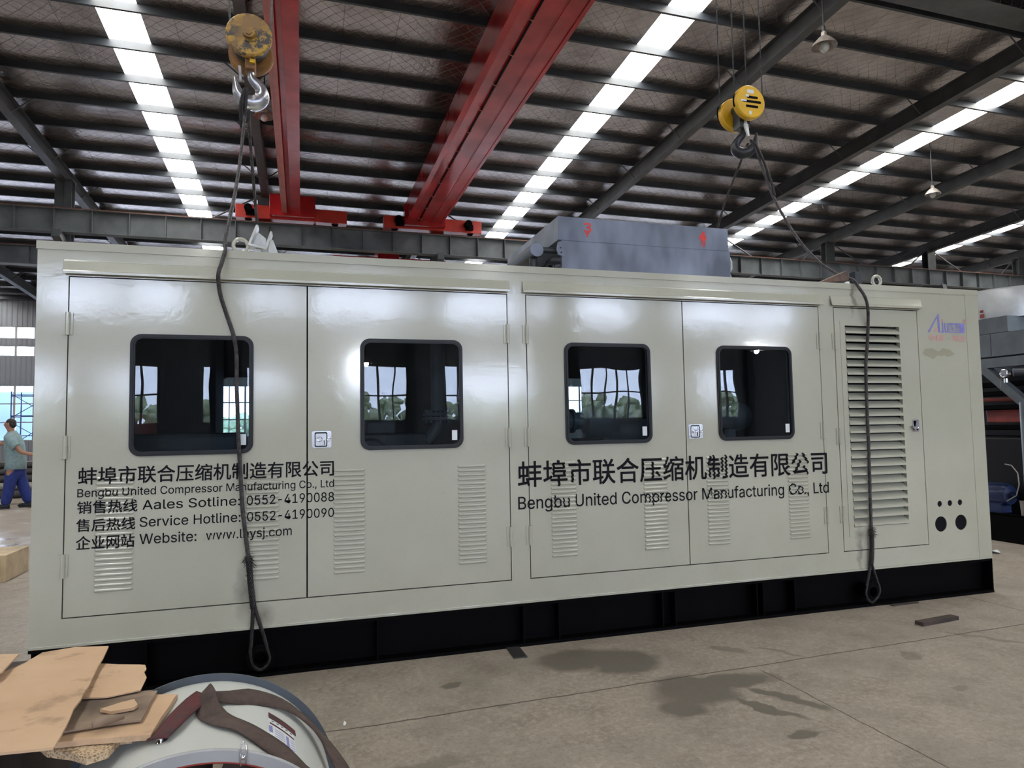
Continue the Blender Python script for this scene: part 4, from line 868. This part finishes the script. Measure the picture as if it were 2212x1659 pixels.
# ================================================================== FAN IN THE FOREGROUND
FB = Vector((1.24, -2.38, .405)); AX = Vector((.0725357, -.9973658, 0)); SD = Vector((-.9973658, -.0725357, 0)); UZ = Vector((0, 0, 1))
def fp(s, deg, r): a_ = math.radians(deg); return FB + AX * s + (SD * math.sin(a_) + UZ * math.cos(a_)) * r
fan = thing('axial_fan', 'white cylindrical axial fan lying on the floor with a red wire guard', 'fan', (1.26, -2.65, 0))
mb = MB(); mb.lathe([(.381, 0), (.381, .555), (.376, .555), (.376, 0), (.381, 0)], FB, AX, 96); obj('barrel', mb, 'fan_white', fan, True, auto=35)
mb = MB(); mb.lathe([(.373, -.004), (.403, -.004), (.403, .004), (.381, .004)], FB, AX, 96); obj('flange', mb, 'fan_flange', fan, True, auto=35)
mb = MB(); mb.lathe([(.381, .545), (.400, .545), (.403, .549), (.403, .553), (.400, .557), (.374, .557)], FB, AX, 96); obj('flange', mb, 'fan_ring', fan, True, auto=35)
mb = MB()
for r_ in (.368, .352, .336, .31, .28, .24, .20, .16, .11): mb.torus(FB + AX * (.585 - .035 * (r_ / .345) ** 2), r_, .0028, AX, 72, 6)
for k in range(8): mb.tube([fp(.546, k * 45 + 11, .376), fp(.558, k * 45 + 11, .30), fp(.58, k * 45 + 11, .18), fp(.586, k * 45 + 11, .10)], .003, 6)
obj('wire_guard', mb, 'guard', fan, True)
mb = MB(); mb.cyl(FB + AX * .12, FB + AX * .36, .11, 36); obj('hub', mb, 'dark', fan, True, auto=40)
for k in range(9):
    mb = MB(); rows = []
    for j in range(6):
        r_ = .10 + .27 * j / 5; tw = math.radians(50 - 28 * j / 5); c_ = .07 + .03 * j / 5; row = []
        for sg in (-1, 1):
            base = k * 40 + 8 + math.degrees(sg * c_ * math.cos(tw) / max(r_, .12)); row.append(mb.bm.verts.new(fp(.24 + sg * c_ * math.sin(tw), base, r_)))
        rows.append(row)
    for p, q in zip(rows, rows[1:]): mb.loop2(p, q, False)
    o = obj('blade', mb, 'cardboard_grey' if k % 2 else 'wood_dark', fan, True); md = o.modifiers.new('t', 'SOLIDIFY'); md.thickness = .006
mb = MB(); p0 = fp(.552, -16.9, .400); mb.tube([p0 + SD * .006 + AX * .012 - UZ * .03, p0 + SD * .007 + UZ * .012 + AX * .004, p0 + UZ * .022, p0 - SD * .007 + UZ * .012 + AX * .004, p0 - SD * .006 + AX * .012 - UZ * .03], .002, 8); mb.ball(p0 - UZ * .012 + AX * .008, .006); obj('guard_clip', mb, 'chrome', fan, True)
mb = MB(); q0 = fp(.385, 12., .382); mb.lathe([(.001, .002), (.014, .002), (.016, 0)], q0, (q0 - (FB + AX * .385)), 18); mb.cyl(q0, fp(.385, 12., .395), .006, 10); obj('rivet_nut', mb, 'chrome', fan, True, auto=40)
# rating label wrapped on the barrel: white sheet with red band and blue blocks
def wrap(mb, s0, s1, d0, d1, r, n=10, skew=0.):
    A = []; Bq = []
    for i in range(n + 1):
        d = d0 + (d1 - d0) * i / n; A.append(mb.bm.verts.new(fp(s0 + skew * i / n, d, r))); Bq.append(mb.bm.verts.new(fp(s1 + skew * i / n, d, r)))
    mb.loop2(A, Bq, False)
mb = MB(); mb.mi = 0; wrap(mb, .247, .400, -28.6, -41, .3822, 10, .035)
mb.mi = 1; wrap(mb, .204, .245, -28.8, -42.3, .3823, 10, .034); wrap(mb, .275, .287, -29, -40.8, .3824, 10, .034)
for k in range(5): wrap(mb, .260 + k * .006, .266 + k * .006, -30 - k * 2.2, -31.2 - k * 2.2, .3824, 3)
mb.mi = 2; wrap(mb, .325, .40, -36.4, -37.8, .3824, 4); wrap(mb, .300, .345, -28.6, -30.2, .3825, 4)
for k in range(5): wrap(mb, .312 + k * .015, .316 + k * .015, -31.2, -35.6, .3824, 4, .012); wrap(mb, .335 + k * .015, .339 + k * .015, -38.4, -40.6, .3824, 4)
obj('rating_label', mb, ['sticker', 'strap_red', 'logo_blue'], fan)
# webbing sling laid over the barrel
st = thing('webbing_strap', 'dirty brown webbing strap draped and twisted over the white fan', 'strap', fp(.13, 0, .37))
def ribbon(name, pts, w, mat, par, thick=.005):
    """pts: (axial, degrees, radius, twist)"""
    P = catmull([fp(a_, d_, r_) for a_, d_, r_, t_ in pts], .018); n = len(P); mb = MB(); rows = []
    for i, p in enumerate(P):
        f_ = i / (n - 1) * (len(pts) - 1); k = min(int(f_), len(pts) - 2); tw = pts[k][3] + (pts[k + 1][3] - pts[k][3]) * (f_ - k)
        d = (P[min(i + 1, n - 1)] - P[max(i - 1, 0)]).normalized(); s = (p - FB).dot(AX); nr = (p - (FB + AX * s)).normalized()
        b_ = nr.cross(d).normalized(); nr2 = d.cross(b_).normalized(); e = b_ * math.cos(tw) + nr2 * math.sin(tw); m2 = d.cross(e)
        row = []
        for u in (-1, -.5, 0, .5, 1): row.append(mb.bm.verts.new(p + e * u * w / 2 + m2 * (.0015 * math.cos(u * PI))))
        row2 = [mb.bm.verts.new(v.co + m2 * thick) for v in row]; rows.append(row + row2[::-1])
    for a_, b_ in zip(rows, rows[1:]): mb.loop2(a_, b_)
    mb.face(rows[0][::-1]); mb.face(rows[-1]); return obj(name, mb, mat, par, True)
ribbon('strap_band', [(.185, -1, .400, 0.), (.186, -6, .396, .2), (.18, -12.1, .392, .45), (.150, -22.7, .392, .2), (.126, -34.9, .394, 0.), (.135, -45, .398, 0.), (.165, -53.5, .405, .25), (.215, -59, .414, .5), (.29, -64, .422, .6), (.38, -68, .43, .6), (.46, -76, .43, .6)], .060, 'strap', st)
ribbon('strap_band', [(.40, 13, .394, .0), (.355, 9.5, .396, 0.), (.29, 6.2, .398, .1), (.22, 1.6, .400, .2), (.19, -1.5, .403, .3)], .058, 'strap_red', st)
ribbon('strap_band', [(.195, -1.2, .412, .9), (.225, -2.3, .408, .6), (.265, -3.2, .396, .15), (.315, -5.5, .394, .0), (.352, -9.5, .392, .1), (.384, -16.5, .392, .25), (.438, -24.7, .392, .1), (.485, -31.9, .393, 0), (.53, -40, .395, 0), (.545, -52, .40, 0), (.545, -80, .41, 0)], .062, 'strap', st)

# ================================================================== CARDBOARD AND CRATE
mb = MB(); mb.box(.15, .80, -2.70, -1.85, .02, .76); mb.box(.14, .81, -2.71, -2.66, .56, .62); mb.box(.14, .81, -2.71, -2.66, .1, .16); mb.box(.15, .25, -2.7, -1.85, 0, .03); mb.box(.70, .80, -2.7, -1.85, 0, .03)
o = obj('crate', mb, 'wood_dark', bevel=.004); tag(o, 'dark wooden crate hidden under the pile of flattened cardboard', 'crate')
def sheet(pts, z, th, mat, label, tilt=(0, 0), cat='cardboard', name='cardboard_sheet', warp=.004):
    mb = MB(); cx = sum(p[0] for p in pts) / len(pts); cyy = sum(p[1] for p in pts) / len(pts)
    fn = lambda u, v: Vector((u, v, z + tilt[0] * (u - cx) + tilt[1] * (v - cyy) + warp * math.sin(9 * u + 7 * v)))
    den = []
    for i, p in enumerate(pts):
        q = pts[(i + 1) % len(pts)]; n = max(1, int(math.hypot(q[0] - p[0], q[1] - p[1]) / .06))
        for k in range(n):
            j_ = 0 if k == 0 else random.uniform(-.003, .003); den.append((p[0] + (q[0] - p[0]) * k / n + j_, p[1] + (q[1] - p[1]) * k / n + j_))
    mb.plate(den, [], fn, (0, 0, -th)); return tag(obj(name, mb, mat), label, cat)
sheet([(.70, -2.05), (.788, -2.025), (.90, -2.063), (.983, -2.891), (.872, -2.874), (.60, -2.845), (.515, -2.267), (.66, -2.30)], .840, .006, 'cardboard', 'large smooth flat cardboard sheet, topmost over the pile beside the fan')
sheet([(.43, -2.115), (.596, -2.083), (.653, -2.109), (.684, -2.33), (.66, -2.45), (.50, -2.52)], .858, .005, 'cardboard', 'small cardboard piece lying on the pile at the left edge of the photo', (.06, -.03))
sheet([(.69, -2.03), (.76, -2.015), (.83, -2.025), (.84, -2.15), (.70, -2.3), (.62, -2.25)], .826, .006, 'cardboard', 'cardboard flap peeping out behind the large smooth sheet')
sheet([(.851, -2.114), (.905, -2.172), (1.028, -2.235), (1.049, -2.247), (1.06, -2.287), (1.058, -2.312), (1.076, -2.366), (1.080, -2.47), (1.0, -2.50), (.86, -2.48)], .818, .004, 'cardboard', 'torn cardboard flap with a slit, sticking out towards the black skid base')
sheet([(.90, -2.42), (1.125, -2.47), (1.125, -2.685), (1.076, -2.689), (1.04, -2.694), (.95, -2.715), (.86, -2.6)], .809, .005, 'cardboard_grey', 'soiled grey-brown cardboard sheet in the middle of the pile')
sheet([(.90, -2.40), (1.182, -2.491), (1.177, -2.519), (1.163, -2.768), (.947, -2.753), (.80, -2.70)], .798, .014, 'cardboard', 'thick corrugated cardboard sheet reaching over the fan')
sheet([(1.009, -2.609), (1.05, -2.575), (1.082, -2.561), (1.099, -2.601), (1.094, -2.619), (1.042, -2.633)], .822, .008, 'cardboard', 'small torn cardboard scrap on the soiled sheet', (0, .05))
mb = MB(); mb.tube([(1.02, -2.722, .822), (1.05, -2.708, .825), (1.085, -2.69, .822)], [.010, .013, .006], 10); tag(obj('cardboard_curl', mb, 'cardboard_grey', None, True), 'rolled cardboard curl at the lower edge of the soiled sheet', 'cardboard')
sheet([(.86, -2.66), (1.106, -2.671), (1.107, -2.728), (1.085, -2.73), (1.072, -2.79), (1.03, -2.81), (.99, -2.78), (.928, -2.75)], .783, .018, 'honeycomb', 'torn honeycomb cardboard pad under the corrugated sheet', (0, .12), name='honeycomb_pad')
sheet([(1.09, -2.70), (1.135, -2.665), (1.15, -2.69), (1.115, -2.745), (1.09, -2.74)], .790, .014, 'honeycomb', 'small loose honeycomb cardboard lump beside the torn pad', (0, .1), name='honeycomb_pad')

# ================================================================== LITTER ON THE FLOOR
def slab(name, x, y, z0, z1, l, w, rot, mat, label, cat):
    mb = MB(); c_, s_ = math.cos(rot), math.sin(rot); R_ = lambda a_, b_: (x + a_ * c_ - b_ * s_, y + a_ * s_ + b_ * c_)
    P = [R_(-l, -w), R_(l, -w), R_(l, w), R_(-l, w)]; mb.hexa([(*p, z0) for p in P] + [(*p, z1) for p in P]); return tag(obj(name, mb, mat, bevel=.002), label, cat)
slab('steel_plate', 2.955, -.10, 0, .008, .048, .13, -.06, 'tube_dark', 'small dark steel plate lying against the skid base on the floor', 'plate')
slab('wood_offcut', 6.22, -.535, 0, .028, .20, .035, .10, 'wood_dark', 'dark timber offcut lying on the concrete floor at the right', 'wood')
slab('wood_strip', 6.42, -.045, 0, .010, .14, .018, .02, 'wood_dark', 'thin dark strip lying along the skid base beside the right sling', 'wood')
mb = MB(); mb.plate([(9.15, 1.30), (9.19, 1.27), (9.25, 1.31), (9.29, 1.38), (9.22, 1.42), (9.17, 1.36)], [], lambda u, v: Vector((u, v, .02 + .012 * math.sin(40 * u))), (0, 0, -.004)); tag(obj('paper_scrap', mb, 'sticker'), 'crumpled white paper scrap on the floor right of the enclosure', 'litter')
mb = MB(); mb.plate([(1.742, -.93), (1.752, -.935), (1.76, -.915), (1.748, -.90)], [], lambda u, v: Vector((u, v, .012 + .3 * (v + .92))), (0, 0, -.002)); tag(obj('paper_scrap', mb, 'sticker'), 'tiny white paper scrap on the floor beside the fan', 'litter')
mb = MB(); mb.box(-2.1, -1.49, 3.96, 4.6, 0, .28); tag(obj('plywood_box', mb, 'wood_pale', bevel=.004), 'pale plywood box on the floor at the far left edge', 'box')

# ================================================================== BEHIND, LEFT: TUBES, SCAFFOLD, WORKER
tubes = [(15.2, .10, .10, 'tube_dark'), (15.42, .10, .10, 'tube_pale'), (15.64, .10, .10, 'tube_dark'), (15.3, .29, .09, 'tube_pale'), (15.52, .29, .09, 'tube_pale'), (15.4, .47, .09, 'tube_dark'), (15.62, .46, .08, 'tube_pale'), (15.5, .64, .08, 'tube_dark'), (15.72, .63, .09, 'tube_dark'), (15.6, .80, .08, 'tube_dark'), (15.8, .80, .08, 'tube_pale')]
names = ['dark tube lowest and frontmost', 'pale tube on the floor behind the frontmost one', 'dark tube lowest at the back', 'pale tube second from the floor, front', 'pale tube second from the floor, back', 'dark tube at mid height, front', 'pale tube at mid height, back', 'dark tube above mid height, front', 'dark tube above mid height, back', 'dark tube topmost, front', 'pale tube topmost, back']
for (y, z, r_, mt), nm in zip(tubes, names):
    mb = MB(); mb.lathe([(r_ * .85, 0), (r_, 0), (r_, 6.2), (r_ * .85, 6.2), (r_ * .85, 0)], (-8.6, y, z), (1, 0, 0), 18); tag(obj('steel_tube', mb, mt, None, True, auto=40), nm + ' of the pile behind the walking man', 'steel tube', 'steel tubes stacked behind the man')
sc = thing('scaffold', 'thin blue scaffold tower in front of the far left windows', 'scaffold', (-11.6, 36, 0))
for x in (-12.4, -11.3):
    for y in (35.6, 36.9):
        mb = MB(); mb.cyl((x, y, 0), (x, y, 3.75), .03, 8); obj('upright', mb, 'scaffold', sc, True)
for z in (.6, 1.5, 2.5, 3.55):
    mb = MB()
    for y in (35.6, 36.9): mb.cyl((-12.4, y, z), (-10.2, y, z), .025, 8)
    for x in (-12.4, -11.3): mb.cyl((x, 35.6, z - .05), (x, 36.9, z - .05), .025, 8)
    obj('ledger', mb, 'scaffold', sc, True)
for z in (1.0, 2.4):
    mb = MB(); mb.cyl((-12.4, 35.6, z + 1.2), (-10.6, 35.6, z), .018, 6); mb.cyl((-12.4, 35.6, z), (-10.6, 35.6, z + 1.2), .018, 6); obj('brace', mb, 'scaffold', sc, True)
mb = MB(); mb.cyl((-10.2, 35.6, 0), (-10.2, 35.6, 3.75), .03, 8); mb.cyl((-10.2, 36.9, 0), (-10.2, 36.9, 3.75), .03, 8); obj('upright', mb, 'scaffold', sc, True)

def skin(name, nodes, edges, mat, parent, sub=2, root=0):
    me = bpy.data.meshes.new(name); me.from_pydata([n[:3] for n in nodes], edges, [])
    o = bpy.data.objects.new(name, me); COL.objects.link(o); md = o.modifiers.new('s', 'SKIN'); md.use_smooth_shade = True
    sv = me.skin_vertices[0].data
    for i, n in enumerate(nodes): r_ = n[3]; sv[i].radius = (r_ if isinstance(r_, tuple) else (r_, r_)); sv[i].use_root = (i == root)
    s2 = o.modifiers.new('d', 'SUBSURF'); s2.levels = sub; s2.render_levels = sub
    bpy.context.view_layer.update(); m2 = bpy.data.meshes.new_from_object(o.evaluated_get(bpy.context.evaluated_depsgraph_get()))
    bpy.data.objects.remove(o); bpy.data.meshes.remove(me); bm = bmesh.new(); bm.from_mesh(m2); bpy.data.meshes.remove(m2)
    return obj(name, bm, mat, parent, True)
px, py = -4.36, 12.6
pe = thing('person', 'man in a pale blue short-sleeved shirt and blue trousers walking left', 'person', (px, py, 0))
V = lambda x, y, z, r_: (px + x, py + y, z, r_)
hips = [V(0, 0, 1.00, .15), V(-.01, 0, 1.16, .15), V(-.03, 0, 1.34, .17), V(-.05, 0, 1.50, .165), V(-.075, 0, 1.60, .075), V(-.10, 0, 1.68, .068), V(-.135, 0, 1.78, .098), V(-.135, 0, 1.86, .088),
        V(-.05, -.20, 1.52, .07), V(.07, -.25, 1.36, .055), V(.17, -.26, 1.20, .045), V(.30, -.20, 1.15, .040), V(.42, -.15, 1.13, .032), V(.48, -.13, 1.12, .030),
        V(-.06, .20, 1.52, .07), V(-.22, .24, 1.42, .055), V(-.34, .22, 1.36, .045), V(-.46, .16, 1.46, .038), V(-.56, .12, 1.53, .031), V(-.61, .10, 1.56, .030),
        V(-.02, -.10, .92, .11), V(-.06, -.11, .52, .075), V(-.12, -.11, .12, .05), V(-.02, .10, .92, .11), V(.10, .10, .52, .075), V(.24, .10, .14, .05)]
ed = [(0, 1), (1, 2), (2, 3), (3, 4), (4, 5), (5, 6), (6, 7), (3, 8), (8, 9), (9, 10), (10, 11), (11, 12), (12, 13), (3, 14), (14, 15), (15, 16), (16, 17), (17, 18), (18, 19), (0, 20), (20, 21), (21, 22), (0, 23), (23, 24), (24, 25)]
for (w, dx, dz) in ((13, .04, -.01), (19, -.035, .02)):                # five fingers from each palm
    b0 = hips[w]
    for k in range(4):
        i0 = len(hips); oy = -.027 + .018 * k; l_ = (.9, 1.05, 1.0, .8)[k]
        hips.append((b0[0] + dx * .8, b0[1] + oy, b0[2] + dz, .010)); hips.append((b0[0] + dx * (1 + l_), b0[1] + oy * 1.1, b0[2] + dz * 2.2 - .008, .008)); ed += [(w, i0), (i0, i0 + 1)]
    i0 = len(hips); hips.append((b0[0] + dx * .35, b0[1] - .04, b0[2] + .02, .011)); hips.append((b0[0] + dx * .9, b0[1] - .055, b0[2] + .035, .009)); ed += [(w, i0), (i0, i0 + 1)]
body = skin('body', hips, ed, 'skin', pe)
mb = MB(); mb.ball((px - .212, py, 1.780), .020, 1, .8, 1.3); obj('nose', mb, 'skin', pe, True)
for sy in (-1, 1): mb = MB(); mb.ball((px - .115, py + sy * .098, 1.79), .03, .7, .35, 1.2); obj('ear', mb, 'skin', pe, True)
for sy in (-1, 1): mb = MB(); mb.ball((px - .200, py + sy * .032, 1.812), .009, .6, 1, .8); obj('eye', mb, 'hair', pe, True)
mb = MB(); mb.box(px - .205, px - .18, py - .024, py + .024, 1.733, 1.739); obj('mouth', mb, 'skin', pe, True)
mb = MB(); mb.ball((px - .095, py, 1.835), .098, .95, 1.02, .85, 18, 12); mb.ball((px - .065, py, 1.79), .09, .75, 1.05, .95, 18, 12); obj('hair', mb, 'hair', pe, True)
def loft(mb, rings, n=24):
    R_ = [[mb.bm.verts.new((px + x + rx * math.cos(2 * PI * k / n), py + y + ry * math.sin(2 * PI * k / n), z + dz * math.cos(2 * PI * k / n))) for k in range(n)] for x, y, z, rx, ry, dz in rings]
    for a_, b_ in zip(R_, R_[1:]): mb.loop2(a_, b_)
mb = MB(); loft(mb, [(.005, 0, .825, .19, .205, 0), (.005, 0, .83, .20, .22, 0), (.01, 0, 1.0, .185, .205, 0), (.0, 0, 1.15, .185, .205, 0), (-.02, 0, 1.32, .185, .22, 0), (-.04, 0, 1.45, .17, .225, 0), (-.055, 0, 1.53, .14, .19, 0), (-.07, 0, 1.59, .105, .12, .01), (-.085, 0, 1.63, .088, .088, .02), (-.085, 0, 1.632, .08, .08, .02)])
for pts, rr in (([(-.05, -.15, 1.50), (-.03, -.21, 1.47), (.03, -.245, 1.39), (.085, -.26, 1.32), (.10, -.262, 1.305)], [.12, .112, .098, .092, .088]), ([(-.06, .15, 1.50), (-.09, .21, 1.47), (-.17, .24, 1.43), (-.24, .24, 1.40), (-.255, .24, 1.395)], [.12, .112, .095, .088, .085])):
    mb.tube([(px + x, py + y, z) for x, y, z in pts], rr, 16)
obj('shirt', mb, 'shirt', pe, True)
skin('trousers', [V(.01, 0, .98, (.175, .15)), V(.01, 0, .84, (.19, .165)), V(-.03, -.08, .68, .135), V(-.07, -.10, .42, .11), V(-.13, -.11, .05, .10), V(.05, .08, .68, .135), V(.14, .10, .42, .11), V(.25, .10, .07, .10)],
     [(0, 1), (1, 2), (2, 3), (3, 4), (1, 5), (5, 6), (6, 7)], 'trousers', pe, root=1)
for (x, y, z) in ((-.15, -.11, .045), (.22, .10, .045)):
    mb = MB(); mb.ball((px + x - .05, py + y, z), .13, 1.15, .42, .36); mb.ball((px + x + .04, py + y, z + .015), .075, 1, .65, .75); mb.box(px + x - .16, px + x + .10, py + y - .045, py + y + .045, 0, .02); obj('shoe', mb, 'shoe', pe, True)

# ================================================================== LAMPS
def lamp(x, y, z, r_, label, lit):
    p = thing('pendant_lamp', label, 'lamp', (x, y, z), 'pendant lamps under the roof'); zt = roof_z(y - SH * x)
    mb = MB(); mb.lathe([(.03, .32), (.05, .30), (.055, .22), (.11, .18), (.22, .06), (r_, .0), (r_ - .004, .0), (.215, .055), (.10, .17), (.02, .2)], (x, y, z), (0, 0, 1), 36); obj('lamp_shade', mb, 'lamp_shade', p, True, auto=40)
    mb = MB(); mb.cyl((x, y, z + .3), (x, y, zt), .014, 8); mb.cyl((x, y, z + .3), (x, y, z + .42), .035, 12); obj('rod', mb, 'dark', p, True, auto=40)
    mb = MB(); mb.ball((x, y, z - .01), .095, 1, 1, 1.2); obj('bulb', mb, 'lamp_on' if lit else 'sticker', p, True)
lamp(11.75, 6.4, 9.20, .25, 'dusty bell-shaped pendant lamp near the top right, its whole rod showing', False)
lamp(22.0, 13.0, 9.15, .25, 'dim pendant lamp far off among the rafters at the right', False)
lamp(.62, 13.2, 9.45, .25, 'dim pendant lamp behind the worn hook block', False)
lamp(11.6, -22.0, 4.75, .28, 'lit pendant lamp behind the camera, mirrored beside the third window', True)
lamp(20.4, -20.6, 4.55, .28, 'lit pendant lamp behind the camera, mirrored in the fourth window', True)
lamp(3.6, -19.0, 3.75, .28, 'lit pendant lamp behind the camera, mirrored in the second window', True)
